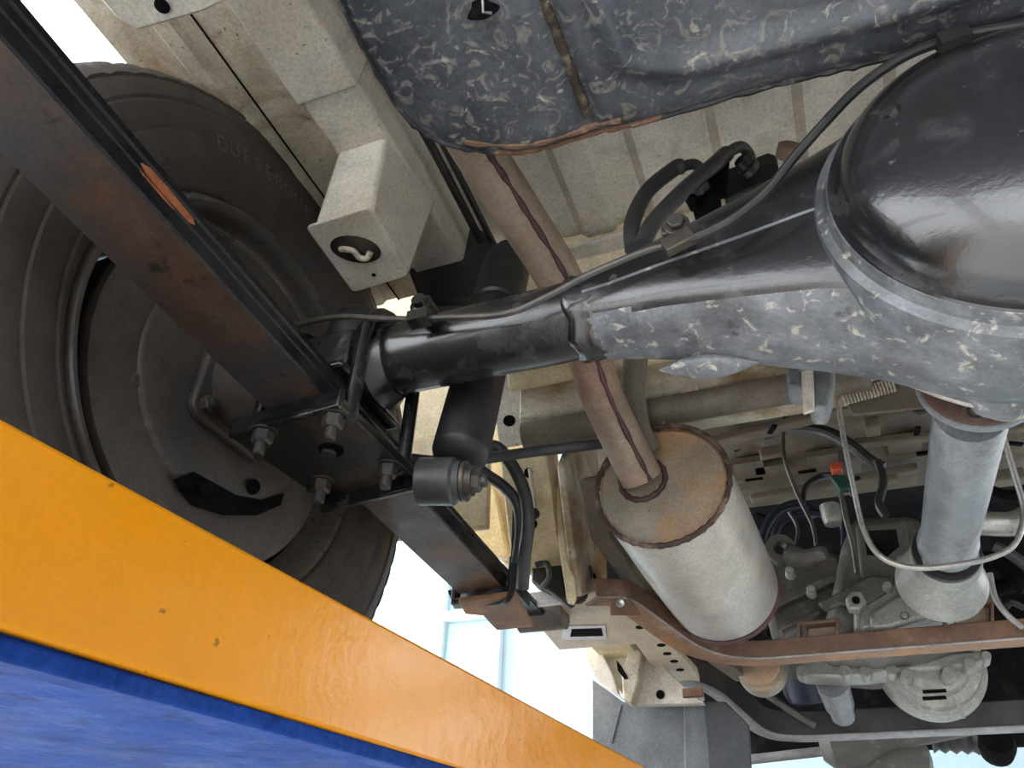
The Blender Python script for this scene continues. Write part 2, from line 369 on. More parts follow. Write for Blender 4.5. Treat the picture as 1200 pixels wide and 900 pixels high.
# valve of worn raised letters on the side wall
def text_mb(ch, size, th, mtx):
    cu = bpy.data.curves.new('t', 'FONT'); cu.body = ch; cu.size = size; cu.extrude = th; cu.align_x = 'CENTER'; cu.resolution_u = 3
    ob = bpy.data.objects.new('t', cu); dg = bpy.context.evaluated_depsgraph_get(); sc.collection.objects.link(ob); dg.update()
    me = bpy.data.meshes.new_from_object(ob.evaluated_get(bpy.context.evaluated_depsgraph_get()))
    vs = [mtx @ v.co for v in me.vertices]; fs = [tuple(p.vertices) for p in me.polygons]
    bpy.data.objects.remove(ob); bpy.data.curves.remove(cu); bpy.data.meshes.remove(me)
    return vs, fs
lt = MB()
word = 'DUESEROUE'
for i, ch in enumerate(word):
    pa = Vector(W(252, 158, x=-.4425)) ; pb = Vector(W(352, 256, x=-.4425))
    a0 = math.atan2(pa.z-AX[1], pa.y-AX[0]); a1 = math.atan2(pb.z-AX[1], pb.y-AX[0])
    a = a0 + (a1-a0)*(i+.2)/(len(word)-1)
    ra_ = math.hypot(pa.z-AX[1], pa.y-AX[0]); rb2 = math.hypot(pb.z-AX[1], pb.y-AX[0]); r_ = (ra_+rb2)/2 - .006
    # local letter frame: x along tangent (clockwise seen from +x), y outward, z toward +x
    rad = V(0, math.cos(a), math.sin(a)); tan = V(0, math.sin(a), -math.cos(a))
    nrm = V(1, 0, 0) 
    mt = Matrix((( tan.x, rad.x, nrm.x, -.4400), (tan.y, rad.y, nrm.y, AX[0]+rad.y*r_), (tan.z, rad.z, nrm.z, AX[1]+rad.z*r_), (0, 0, 0, 1)))
    vs, fs = text_mb(ch, .022, .0022, mt); lt.add(vs, fs)
wh.part('sidewall_lettering', lt, M['letter'], parent=tp)
rim = MB()
rim.lathe(WX, XW, [(.468, .189), (.462, .1905), (.457, .189), (.4545, .186), (.4555, .182), (.460, .179), (.468, .1765), (.476, .1755), (.481, .172), (.485, .1665), (.494, .164), (.52, .163), (.535, .158), (.56, .150), (.60, .150), (.604, .154)], 96, cap=False)
wh.part('rim', rim, M['rimlip'])
disc = MB()
disc.lathe(WX, XW, [(.585, .151), (.580, .14), (.575, .118), (.568, .112), (.568, .085), (.585, .07), (.585, .03), (.59, 0.001)], 96, cap=False, skip=lambda i, k: i == 1 and (k % 12) < 5)
wh.part('wheel_disc', disc, M['wheel'])
wh.done()

# ================================================================ BRAKE DRUM
dr = Thing('brake_drum', 'dusty dark brake drum and backing plate inside the left wheel', 'brake')
d1 = MB().lathe(WX, XW, [(.468, .001), (.468, .108), (.4695, .111), (.4715, .1125), (.4715, .150), (.473, .1575), (.478, .159), (.483, .158), (.484, .154), (.555, .150), (.56, .14), (.562, .06), (.562, .001)], 96, cap=False)
bp = dr.part('backing_plate', d1, M['plate_d'])
sq = []
hs = .052
for cx, cy in ((1, 1), (-1, 1), (-1, -1), (1, -1)):
    for k in range(5):
        a = math.atan2(cy, cx) + (k-2)*R(20)
        sq.append(V(-.468, AX[0]+cx*(hs-.016)+.016*math.cos(a), AX[1]+cy*(hs-.016)+.016*math.sin(a)))
mp = MB().prism(sq, (.010, 0, 0)); mp.bev = .003
q = dr.part('mounting_flange', mp, M['plate_d'])
for cy, cz in ((1, 1), (-1, 1), (-1, -1), (1, -1)):
    b = MB().bolt((-.458, AX[0]+cy*.040, AX[1]+cz*.040), (1, 0, 0), .0075, .007, .004)
    dr.part('bolt', b, M['bolt'], parent=q)
h = MB().lathe(V(-.458, *AX), (1, 0, 0), [(0, .043), (.03, .042), (.045, .038), (.055, .031)], 32); dr.part('tube_end', h, M['plate_d'])
# oval slot with two rubber plugs, lower front
sl_ = MB(); c_ = W(252, 570, x=-.467)
ovp = [W(px, py, x=-.4675) for px, py in ((203, 562), (226, 553), (250, 566), (275, 580), (305, 586), (332, 578), (328, 592), (300, 604), (262, 604), (225, 592))]
sl_.prism(ovp, (.0012, 0, 0)); s_i = dr.part('inspection_slot', sl_, M['dark'], parent=bp)
for px, py in ((219, 567), (240, 573), (298, 570)):
    c = W(px, py, x=-.464); dr.part('plug', MB().lathe(V(-.467, c.y, c.z), (1, 0, 0), [(0, .0075), (.004, .0070), (.006, .005)], 16), M['dark'], parent=bp)
c = W(165, 445, x=-.468); dr.part('plug', MB().lathe(V(-.472, c.y, c.z), (1, 0, 0), [(0, .006), (.0018, .005)], 14), M['plate_d'], parent=bp)
dr.done()

# ================================================================ REAR AXLE
axl = Thing('rear_axle', 'glossy black rear axle housing with a big domed differential cover', 'axle')
keys = [(-.452, .031, .031, 2.0), (-.30, .031, .031, 2.0), (-.20, .0315, .0315, 2.0), (-.135, .032, .032, 2.0), (-.12, .033, .033, 2.1), (-.10, .036, .035, 2.3), (-.06, .043, .041, 2.8),
        (0, .058, .048, 3.4), (.04, .070, .054, 3.8), (.075, .086, .058, 3.6), (.105, .108, .060, 3.2), (.135, .124, .062, 2.8), (.168, .130, .062, 2.6), (.20, .118, .058, 2.8), (.23, .104, .058, 3.2),
        (.26, .082, .056, 3.6), (.34, .058, .048, 3.4), (.40, .043, .041, 2.8), (.44, .036, .035, 2.3), (.46, .033, .033, 2.1), (.78, .031, .031, 2)]
xs = []
for a, b in zip(keys, keys[1:]):
    n = max(2, int((b[0]-a[0])/.008))
    for k in range(n): 
        t = k/n; t2 = t*t*(3-2*t) if True else t
        xs.append([a[i] + (b[i]-a[i])*(t if i == 0 else t2 if 0 else t) for i in range(4)])
xs.append(list(keys[-1]))
def srow(x, h, d, n, N=48):
    row = []
    for k in range(N):
        a = 2*math.pi*k/N; c, s = math.cos(a), math.sin(a)
        row.append(V(x, AX[0] + d*math.copysign(abs(c)**(2/n), c), AX[1] + h*math.copysign(abs(s)**(2/n), s)))
    return row
tub = [r for r in xs if r[0] <= -.118]; hou = [r for r in xs if r[0] >= -.118 - .009 and r[0] <= .47]; tu2 = [r for r in xs if r[0] >= .455]
axl.part('axle_tube', MB().rings([srow(*r) for r in tub]), M['axle'])
hm = MB().rings([srow(r[0], r[1]+.0008, r[2]+.0008, r[3]) for r in hou]); hm.sharp = 60; hm.m2 = (M['axle'], lambda p: p.normal.z > -.62)
hp = axl.part('housing', hm, M['housing'])
axl.part('axle_tube', MB().rings([srow(*r) for r in tu2]), M['axle'])
# weld band where the tube enters the housing
wb = MB(); rb = []
for i, (x, dr_) in enumerate([(-.136, .0), (-.134, .0022), (-.129, .003), (-.124, .0018), (-.119, .0028), (-.113, .0025), (-.108, .0005)]):
    row = []
    for k in range(48):
        a = 2*math.pi*k/48; c, s = math.cos(a), math.sin(a); rr = .0328 + dr_*.8 + .0007*math.sin(k*2.3+i)
        row.append(V(x + .002*math.sin(k*.9), AX[0]+rr*c, AX[1]+rr*s))
    rb.append(row)
wb.rings(rb); axl.part('weld_band', wb, M['axle'])
# horizontal seam welds on the rear face
sw = MB(); pts = [V(r[0], AX[0]-r[2]-.0006, AX[1]+.004*math.sin(r[0]*9)) for r in hou if r[0] < .085]
sw.tube(pts, .0016, 6); axl.part('seam_weld', sw, M['housing'], parent=hp)
# bottom ridge dent
bl = MB()
c = W(828, 421, z=.356)
rws = []
for i in range(13):
    t = i/12; x = c.x - .038 + .075*t; e = math.sin(math.pi*t)
    rws.append([V(x, c.y + .012*e*math.cos(a) + .006, .358 + .008*e*math.sin(a) + .010*t*-1 + .001) for a in (2*math.pi*k/16 for k in range(16))])
bl.rings(rws); axl.part('drain_boss', bl, M['housing'], parent=hp)
# differential cover: ring flange and dome
DC = V(.172, AX[0]-.052, .388)
fl_ = MB().lathe(DC, (0, -1, 0), [(-.02, .124), (.004, .1245), (.0065, .1235), (.008, .121), (.010, .1185), (.018, .1165), (.0185, .112)], 96, cap=False)
axl.part('cover_flange', fl_, M['housing'], parent=hp)
dome = MB(); dome.sharp = 60
dprof = [(.010, .116), (.017, .1165), (.0195, .1145), (.0185, .1100), (.024, .1075)]
for k in range(1, 15):
    a = k/14*math.pi/2; dprof.append((.024 + .044*math.sin(a), .1075*math.cos(a)**.75 + .0005))
dome.lathe(DC, (0, -1, 0), dprof, 96, cap=True)
dmp = axl.part('differential_cover', dome, M['axle'])
# filler plug dimple on the dome
b = MB().lathe(DC + V(-.072, -.054, .032), (-.65, -1, .35), [(0, .007), (.004, .0065), (.005, .0035)], 8); axl.part('filler_plug', b, M['gloss'], parent=dmp)
# pinion nose + boss under the housing
pn = MB().lathe((.168, AX[0]+.03, .385), (0, 1, -.06), [(0, .075), (.05, .066), (.085, .05), (.11, .046)], 48); axl.part('pinion_nose', pn, M['housing'], parent=hp)
rg = MB()
axl.part('ring_boss', MB().lathe((.150, AX[0]+.052, .318), (.1, .8, -.5), [(0, .030), (.016, .026), (.022, .018)], 24), M['housing'], parent=hp)
# spring seat
st = MB().box((-.345, AX[0], .372), (.06, .10, .006)); st.box((-.345, AX[0], .395), (.05, .075, .05)); st.bev = .004
axl.part('spring_seat', st, M['gloss'])
axl.part('collar', MB().lathe((-.316, *AX), (1, 0, 0), [(0, .040), (.006, .042), (.012, .036), (.02, .0325)], 32), M['gloss'])
axl.done()

# bump rubber standing on the axle under the bracket
c = W(410, 372, y=.447)
single('bump_stop', MB().lathe((c.x, .460, .432), (0, 0, 1), [(0, .025), (.02, .027), (.042, .024), (.054, .015), (.058, .004)], 28), M['black'], 'black rubber bump stop on the axle end beside the leaf spring', 'bump stop')

# ================================================================ LEAF SPRING
ls = Thing('leaf_spring', 'long rusty leaf spring clamped under the axle, running front to back', 'leaf spring')
def lx(y): return -.3375 - .035*(y-.1)
def leaf(y0, y1, z0, th, wd=.057, n=24, taper=0):
    rows = []
    for i in range(n+1):
        y = y0 + (y1-y0)*i/n; x = lx(y); z = z0 + .03*max(0, (y-.55))**2 + .05*max(0, .3-y)**2
        hw = wd/2
        rows.append([V(x-hw, y, z+.0015), V(x-hw+.0015, y, z), V(x+hw-.0015, y, z), V(x+hw, y, z+.0015), V(x+hw, y, z+th-.001), V(x+hw-.001, y, z+th), V(x-hw+.001, y, z+th), V(x-hw, y, z+th-.001)])
    m = MB().rings(rows); m.sharp = 30
    m.m2 = (M['springb'], lambda p: abs(p.normal.z) < .9)
    return m
l1 = ls.part('leaf', leaf(-.35, .46, .335, .0125, n=30), M['spring'], label='rusty brown rear half of the bottom leaf')
ls.part('leaf', leaf(.461, .80, .335, .0125, .062, n=20), M['springg'], label='grey-brown front half of the bottom leaf')
ls.part('leaf', leaf(-.35, .90, .349, .0085, .054), M['springb'], label='glossy black middle leaf')
ls.part('leaf', leaf(-.35, 1.02, .3590, .0075, .053), M['springb'], label='glossy black top leaf')
# orange rust patch on the exposed black edge
rp = MB().tube([V(lx(y)+.0272, y, .3535+.05*(.3-y)**2) for y in (.180, .186, .200, .212, .224, .228)], [.0008, .0030, .0034, .0030, .0026, .0006], 8, flat=.5, up=(1, 0, 0)); ls.part('rust_patch', rp, M['rustbare'], parent=l1)
rp = MB().tube([V(lx(y)+.0283, y, .3468+.05*(.3-y)**2) for y in (.180, .195, .21)], [.0006, .0012, .0006], 6, flat=.5, up=(1, 0, 0)); ls.part('rust_patch', rp, M['rustbare'], parent=l1)
rp = MB().tube([V(lx(y)+.0285, y, .344+.03*max(0, y-.55)**2) for y in (.56, .65, .75, .80)], .003, 6, flat=.6); ls.part('rust_streak', rp, M['rust'], parent=l1)
# front: rusty leaf tip and eye
tip = MB(); tip.bev = .0015
pz = .322
tp_ = [W(537, 706, z=pz), W(604, 697, z=pz), W(625, 735, z=pz), W(582, 739, z=pz), W(566, 722, z=pz), W(545, 720, z=pz)]
tip.prism([p - V(0, 0, 0) for p in tp_], (0, 0, .006)); ls.part('leaf_tip', tip, M['rustl'], label='rust-coated wrapped tip of the bottom leaf')
eye = MB().lathe((-.385, .985, .372), (1, 0, 0), [(0, .022), (.066, .022)], 24); ls.part('spring_eye', eye, M['springg'])
clp = MB(); clp.bev = .002
cy = .805
clp.box((lx(cy), cy, .328), (.078, .016, .008)); clp.box((lx(cy)+.036, cy, .352), (.006, .016, .05)); clp.box((lx(cy)-.036, cy, .348), (.006, .016, .04))
ls.part('leaf_clip', clp, M['grime'])
ls.done()

# ================================================================ SPRING PLATE WITH U-BOLTS
sp = Thing('spring_plate', 'grimy black clamp plate with four studs under the leaf spring', 'clamp plate')
PZ = .318
pl = MB(); pl.bev = .0015
c = [W(266, 510, z=PZ), W(396, 474, z=PZ), W(486, 560, z=PZ), W(374, 584, z=PZ)]
hole = []
cc = sum(c, V(0, 0, 0))/4
pl.prism(c, (0, 0, .007)); pp = sp.part('plate', pl, M['grime'])
def flange(a, b, ht, th=.006):
    m = MB(); m.bev = .0015; d = (b-a).normalized(); n = V(-d.y, d.x, 0)*th
    m.rings([[a, a+n, a+n+V(0, 0, ht), a+V(0, 0, ht)], [b, b+n, b+n+V(0, 0, ht), b+V(0, 0, ht)]]); return m
rearf = flange(c[0]+V(0, 0, -.001), c[1]+V(0, 0, -.001), .017); sp.part('plate_lip', rearf, M['gloss'], parent=pp)
fa_, fb2 = W(374, 599, z=.305), W(494, 570, z=.305)
frontf = flange(fa_, fb2, .020); sp.part('plate_lip', frontf, M['gloss'], parent=pp)
sd = flange(c[1], c[2], .010, .003); sp.part('plate_lip', sd, M['grime'], parent=pp)
hl = W(388, 527, z=PZ)
sp.part('locating_hole', MB().lathe(V(hl.x, hl.y, PZ-.0008), (0, 0, 1), [(0, .0105), (.001, .0105)], 20), M['dark'], parent=pp)
sp.part('centre_pin', MB().lathe(V(hl.x-.003, hl.y+.002, PZ-.003), (0, 0, 1), [(0, .005), (.001, .0062), (.004, .0062)], 16), M['bolt'], parent=pp)
for px, py in ((310, 505), (392, 487), (378, 563), (455, 545)):
    p = W(px, py, z=PZ)
    sp.part('nut', MB().bolt(p, (0, 0, -1), .0078, .010, .010, False).lathe(p, (0, 0, -1), [(0, .0100), (.0015, .0100)], 16), M['bolt'])
sp.done()
for k, x in enumerate((-.303, -.390)):
    ub = MB(); rr = .043
    arc = [V(x, AX[0]-rr, .315), V(x, AX[0]-rr, .405)] + [V(x, AX[0]-rr*math.cos(a), .405+rr*.95*math.sin(a)) for a in (math.pi*i/10 for i in range(1, 10))] + [V(x, AX[0]+rr, .405), V(x, AX[0]+rr, .315)]
    ub.tube(arc, .0062, 12)
    single('u_bolt', ub, M['gloss'], ['black U-bolt looping over the axle tube nearest the long axle tube', 'black U-bolt over the axle, hidden side of the leaf spring'][k], 'bolt', 'U-bolts clamping the spring')

# ================================================================ SHOCK ABSORBER
sh = Thing('shock_absorber', 'black tubular shock absorber leaning behind the axle', 'shock absorber')
e0 = W(521, 564, y=.485); 
b0 = W(537, 541, y=.495); b1 = W(592, 318, y=.56)
body = MB(); dd = (b1-b0)
body.lathe(b0, dd, [(0, .012), (.004, .0185), (.008, .0235), (.011, .0245), (dd.length*.75, .0245), (dd.length*.75+.003, .0270), (dd.length, .0270), (dd.length+.02, .0255)], 36)
sh.part('tube', body, M['black'])
ey = MB(); ax_ = V(1, .18, -.06)
ey.lathe(e0 - ax_.normalized()*.021, ax_, [(0, .018), (.001, .0195), (.029, .0195), (.030, .018), (.031, .0165), (.036, .0165), (.037, .012)], 32)
sh.part('eye', ey, M['hose'])
bt = MB(); p = e0 + ax_.normalized()*.016
bt.lathe(p, ax_, [(0, .0165), (.003, .0165), (.0031, .013), (.006, .013)], 20); bt.bolt(p+ax_.normalized()*.006, ax_, .0085, .007, .004)
sh.part('bolt', bt, M['bolt'])
sh.part('top_mount', MB().lathe(b1 + dd.normalized()*.018, dd, [(0, .012), (.012, .012), (.012, .018), (.02, .018), (.022, .008), (.035, .008)], 20), M['black'])
sh.done()

m = MB(); m.bev = .006; m.prism([W(px, py, y=.575) for px, py in ((484, 268), (520, 250), (566, 268), (590, 300), (600, 352), (492, 356), (478, 318))], (0, .04, 0))
single('shock_mount_bracket', m, M['black'], 'black shadowed bracket at the shock absorber top, under the rail', 'bracket')
# ================================================================ FRAME RAILS AND BODY SHEET
RZ = .655
ra = Thing('frame_rail', 'pale cream box-section frame rail above the axle, spotted with dirt', 'frame rail')
# rear part: box section with a raised rear sleeve ending at a seam
xl = W(372, 150, z=RZ).x; xr = W(432, 120, z=RZ).x
seam = W(390, 108, z=RZ).y
rb_ = MB(); rb_.bev = .004
rb_.rings([[V(xl, y, RZ), V(xr, y, RZ), V(xr+.006, y, RZ+.07), V(xl-.002, y, RZ+.07)] for y in (-.5, .1, .3, .45, .62)])
mp_ = ra.part('rail_beam', rb_, M['cream'])
r2 = MB(); r2.bev = .002
r2.rings([[V(xl-.003, y, RZ-.0035), V(xr+.0015, y, RZ-.0035), V(xr+.006, y, RZ+.045), V(xl-.003, y, RZ+.05)] for y in (-.5, seam)])
ra.part('rail_sleeve', r2, M['cream'])
# front part drops down in front of the axle and runs forward
fr_ = MB(); fr_.bev = .003
XR = -.315
pa_ = rounded([V(XR-.015, .60, RZ), V(XR-.008, .695, RZ-.006), V(XR, .737, .600), V(XR, .790, .525)], .02, 4)
pb_ = rounded([V(XR, .792, .520), V(XR, .842, .405), V(XR, 1.0, .395), V(XR, 1.9, .385)], .02, 4)
fr_.sweep(pa_, [(-.031, 0), (.031, 0), (.031, .055), (-.031, .055)], up=(0, .6, .8))
fb_ = ra.part('front_beam', fr_, M['cream'], parent=mp_)
f2 = MB(); f2.bev = .002; f2.sweep(pb_, [(-.032, .002), (.032, .002), (.032, .055), (-.032, .055)], up=(0, .6, .8)); fc_ = ra.part('front_beam', f2, M['creamw'], parent=mp_, label='warm cream lower beam')
rr_h = ((597, 493, .0085, .0075, pa_), (619, 554, .0055, .0065, pb_), (625, 614, .0048, .0055, pb_))
for px, py, r1, r2, pth_ in rr_h:
    # intersect the pixel ray with the sloping face
    best = None
    r_ = ray(px, py)
    for a_, b_ in zip(pth_, pth_[1:]):
        dn = (b_-a_).cross(V(1, 0, 0)); 
        t_ = a_.dot(dn)/r_.dot(dn); q_ = r_*t_
        if min(a_.y, b_.y)-.002 <= q_.y <= max(a_.y, b_.y)+.002:
            n_ = dn.normalized(); n_ = n_ if n_.dot(q_) < 0 else -n_; best = (q_, n_); break
    if best:
        q_, n_ = best; w_ = n_.cross(V(1, 0, 0)); c = q_ + n_*.0008
        ra.part('hole', MB().prism([c + V(1, 0, 0)*r1*math.cos(a) + w_*r2*math.sin(a) for a in (2*math.pi*k/20 for k in range(20))], -n_*.003), M['void'], parent=mp_)
gr = MB().tube([V(XR+.008, .802, .495), V(XR+.009, .815, .468), V(XR+.010, .826, .440)], [.004, .0045, .004], 8, flat=.6, up=(1, 0, 0)); ra.part('pressed_rib', gr, M['cream'], parent=mp_)
ra.done()

# bump stop bracket: a box hanging from the rail with a bottom flange
bb = Thing('bump_stop_bracket', 'pale box-shaped bracket with a flanged foot hanging from the rail', 'bracket')
q = [W(361, 268, z=.542), W(432, 246, z=.542), W(476, 322, z=.542), W(414, 341, z=.542)]
ctr = sum(q, V(0, 0, 0))/4
def sc_(p, k): return ctr + (p-ctr)*k
bx_ = MB(); bx_.bev = .005
ins = [sc_(p, .93) for p in q]; ins[2] = ins[2] + V(.004, .006, 0); ins[1] = ins[1]+V(.003, 0, 0)
topp = [V(xl+.002, ins[0].y, RZ+.02), V(xr-.004, ins[1].y, RZ+.02), V(xr+.004, ins[2].y+.015, RZ+.02), V(xl+.002, ins[3].y+.01, RZ+.02)]
bx_.rings([[p + V(0, 0, .0025) for p in ins], topp]); bb.part('box', bx_, M['cream'])
ft = MB(); ft.bev = .0015
fp = rounded([sc_((q[0]+q[1])/2, 1.06)] + [sc_(p, 1.06) for p in q[1:]] + [sc_(q[0], 1.06), sc_((q[0]+q[1])/2, 1.06)], .007, 4)[:-1]
ft.prism(fp, (0, 0, .003)); ff = bb.part('foot', ft, M['cream'])
hc = W(417, 292, z=.5415); 
bb.part('oval_hole', MB().prism([V(hc.x+.023*math.cos(a)*1.0, hc.y+.019*math.sin(a)+.3*.019*math.cos(a), .5408) for a in (2*math.pi*k/24 for k in range(24))], (0, 0, .0006)), M['grime'], parent=ff)
bb.part('stud_end', MB().tube(smooth([V(hc.x-.013, hc.y-.006, .540), V(hc.x-.007, hc.y-.007, .537), V(hc.x+.0, hc.y-.003, .536), V(hc.x+.001, hc.y+.006, .536), V(hc.x+.007, hc.y+.010, .536), V(hc.x+.013, hc.y+.006, .539)], 4), .0030, 8), M['creamd'], parent=ff)
h2 = W(438, 322, z=.5412); bb.part('bolt_hole', MB().lathe(V(h2.x, h2.y, .5405), (0, 0, 1), [(0, .0022), (.0006, .0022)], 12), M['dark'], parent=ff)
bb.done()

# side floor sheet left of the rail (creases run front to back)
sf = Thing('side_floor_panel', 'cream ribbed body panel over the tyre with brown road dirt', 'body panel')
PZ2 = .60
xs_ = [W(170, 95, z=PZ2).x, W(250, 95, z=PZ2).x, W(300, 170, z=PZ2).x]
p1 = MB()
def PX(px, py): return W(px, py, z=.66).x
XE = W(165, 94, z=.668).x
prf = [(XE, .668), (-.468, .668), (-.463, .662), (-.447, .662), (-.442, .668), (-.425, .668), (-.4245, .6645), (-.40, .6645), (-.376, .6645)]
p1.sheet(prf, -.5, .62, .002); sf.part('panel', p1, M['creamd'])
sf.part('seam', MB().tube([V(-.424, -.5, .664), V(-.424, .62, .664)], .0012, 6), M['dark'])
sf.done()

# floor pan with ribs
fp_ = Thing('floor_pan', 'ribbed cream floor pan above the axle', 'floor pan')
prf = []
x = -.31
while x < 1.0:
    prf += [(x, FZ), (x+.034, FZ), (x+.044, FZ-.008), (x+.078, FZ-.008), (x+.083, FZ-.002)]; x += .088
p2 = MB().sheet(prf, -.6, .66, .002); p2.m2 = (M['creams'], lambda p: p.normal.x < -.3); fp_.part('ribbed_sheet', p2, M['cream'])  # slopes on one side coloured darker: painted rib shade plus dirt
hp_ = MB(); hp_.bev = .003
hp_.rings([[V(x, .64, FZ), V(x, .655, .700), V(x, .665, .690), V(x, .70, .55), V(x, .71, .55), V(x, .675, FZ+.002)] for x in (-.30, 1.0)])
fp_.part('heel_panel', hp_, M['creamw'])
ledge = MB(); ledge.bev = .002
ledge.box((.35, .652, .700), (1.3, .035, .006)); fp_.part('ledge', ledge, M['cream'])
fp_.done()
# warm panel between rail and sill in front of the wheel
wf = MB(); wf.bev = .003
wf.rings([[V(x, .765, .85), V(x, .80, .42), V(x, .81, .42), V(x, .775, .85)] for x in (-.62, -.36)])
wf.prism([W(px, py, y=.95) for px, py in ((440, 330), (560, 330), (640, 430), (645, 665), (595, 665), (530, 600), (470, 540))], (0, .01, 0))

wf.prism([W(px, py, y=.93) for px, py in ((500, 575), (560, 565), (580, 572), (596, 655), (570, 650), (515, 590))], (0, .01, 0))
single('wheelhouse_panel', wf, M['creamw'], 'warm cream panel ahead of the left wheel, glimpsed behind the shock absorber', 'body panel')

# front floor / tunnel: brownish ribbed sheet
ffl = Thing('front_floor', 'dusty brown-grey front floor with cross ribs and dark slots', 'floor pan')
def cross_sheet(prof, x0, x1, th=.002):
    m = MB(); p = [V(x0, y, z) for y, z in prof] + [V(x0, y, z+th) for y, z in reversed(prof)]
    m.rings([p, [k + V(x1-x0, 0, 0) for k in p]]); return m
prf = [(.70, .66), (.80, .66), (.815, .648), (.86, .648), (.875, .66), (.96, .66), (.975, .70), (1.10, .71), (1.12, .70), (1.15, .70), (1.17, .71), (1.25, .71), (1.27, .69), (1.32, .69), (1.34, .71), (1.40, .70)]
ffl.part('sheet', cross_sheet(prf, -.36, 1.0), M['underbody'])
for px, py in ((905, 560), (965, 548), (880, 556), (1060, 530)):
    p = W(px, py, z=.698); ffl.part('panel_boss', MB().box((p.x, p.y, .700), (.05, .10, .012)), M['underbody'])
for px, py in ((884, 562), (946, 553), (870, 508), (1086, 532), (1010, 470)):
    p = W(px, py, z=.690); ffl.part('slot', MB().box((p.x, p.y, .692), (.03, .008, .004)), M['dark'])
for a, b, r1 in (((830, 520), (1000, 478), .010), ((880, 585), (1075, 548), .008), ((1000, 520), (1200, 500), .008), ((1040, 478), (1110, 462), .006)):
    m = MB().bar(W(*a, z=.675), W(*b, z=.675), r1*2, .014); m.bev = .003; ffl.part('cross_rib', m, M['floorrib'])
for px, py, sx, sy in ((1022, 500, .02, .03), (1040, 560, .03, .02), (1180, 560, .05, .03), (1165, 530, .03, .015), (905, 530, .04, .012), (1000, 540, .02, .05)):
    p = W(px, py, z=.668); m = MB().box(p, (sx, sy, .02)); m.bev = .003; ffl.part('panel_boss', m, M['floorrib'])
for px, py in ((1020, 478), (1052, 470), (1075, 505), (905, 503), (930, 590), (1000, 562), (890, 604), (1190, 520)):
    p = W(px, py, z=.655); ffl.part('slot', MB().box(p, (.022, .007, .004), Matrix.Rotation(px*.7, 3, 'Z')), M['dark'])
ffl.done()
# black sheets painted as the darkness of the engine bay above the gearbox
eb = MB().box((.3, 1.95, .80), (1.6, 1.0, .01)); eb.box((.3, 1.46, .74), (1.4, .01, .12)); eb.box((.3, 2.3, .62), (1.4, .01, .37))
single('engine_bay_shade_sheets', eb, M['dark'], 'black sheets standing in for engine bay shade beyond the gearbox', 'shade sheet')

# cross member behind the axle (cream)
xm = Thing('cross_member', 'cream pressed cross member above the muffler top', 'cross member')
a = W(655, 500, z=.53); b = W(1190, 425, z=.56)
c1m = MB(); c1m.bev = .003
c1m.rings([[V(x, y, z), V(x, y+.05, z-.004), V(x, y+.055, z+.06), V(x, y-.005, z+.06)] for x, y, z in ((-.30, .74, .53), (0, .75, .535), (.9, .75, .54))])
c1m.rings([[V(x, .80, .524), V(x, .824, .524), V(x, .824, .532), V(x, .80, .532)] for x in (-.30, .9)])
xm.part('beam', c1m, M['creamd'])
xm.part('tube', MB().tube([V(-.29, .735, .50), V(-.12, .74, .505), V(.1, .745, .51)], .017, 20), M['underbody'])
xm.part('gusset', MB().prism([W(792, 432, y=.74), W(812, 436, y=.74), W(822, 466, y=.74), W(800, 470, y=.74)], (0, .02, 0)), M['creamd'])
xm.done()

# ================================================================ UNDER TANK
tk = Thing('fuel_tank', 'scuffed blue-black steel tank pan with dried mud across the top', 'tank')
TZ = .50
edge = [(385, -60), (398, -5), (430, 62), (470, 130), (500, 158), (540, 174), (600, 180), (640, 174), (700, 156), (758, 143), (879, 108), (960, 88), (1021, 74), (1100, 50), (1200, 23), (1330, -15), (1450, -60), (1900, -190)]
eb_ = [W(px, py, z=TZ) for px, py in edge]
out = smooth(eb_, 6)
out += [V(out[-1].x+.1, -.25, TZ), V(.0, -.35, TZ), V(-.15, -.3, TZ)]
cen = V(.06, .08, TZ); rows = []
NR = 46
def seg(p, a, b):
    t = max(0, min(1, (p-a).dot(b-a)/(b-a).length_squared)); return (p-(a+(b-a)*t)).length
G1 = (W(628, -20, z=TZ), W(690, 142, z=TZ)); G2 = (W(690, -30, z=TZ), W(735, 72, z=TZ)); G3 = (W(735, 72, z=TZ), W(800, 78, z=TZ)); G4 = (W(800, 78, z=TZ), W(1200, -30, z=TZ))
for i in range(NR+1):
    t = 1 - (1-i/NR)**1.6 if False else i/NR
    row = []
    for p in out:
        q = cen + (p-cen)*t
        d = (p-q).length
        z = TZ
        # rounded edge: rises toward the rim
        if d < .012: z += .004*(1-d/.012)**2 + .0
        g = seg(q, *G1); z += .009*math.exp(-(g/.0045)**2)
        g = min(seg(q, *G2), seg(q, *G3), seg(q, *G4)); z -= .008*math.exp(-(g/.008)**4)
        g = min(seg(q, *G2), seg(q, *G3)); z += 0
        row.append(V(q.x, q.y, z))
    rows.append(row)
tm = MB(); tm.sharp = 60
tm.rings(rows, cap=False)
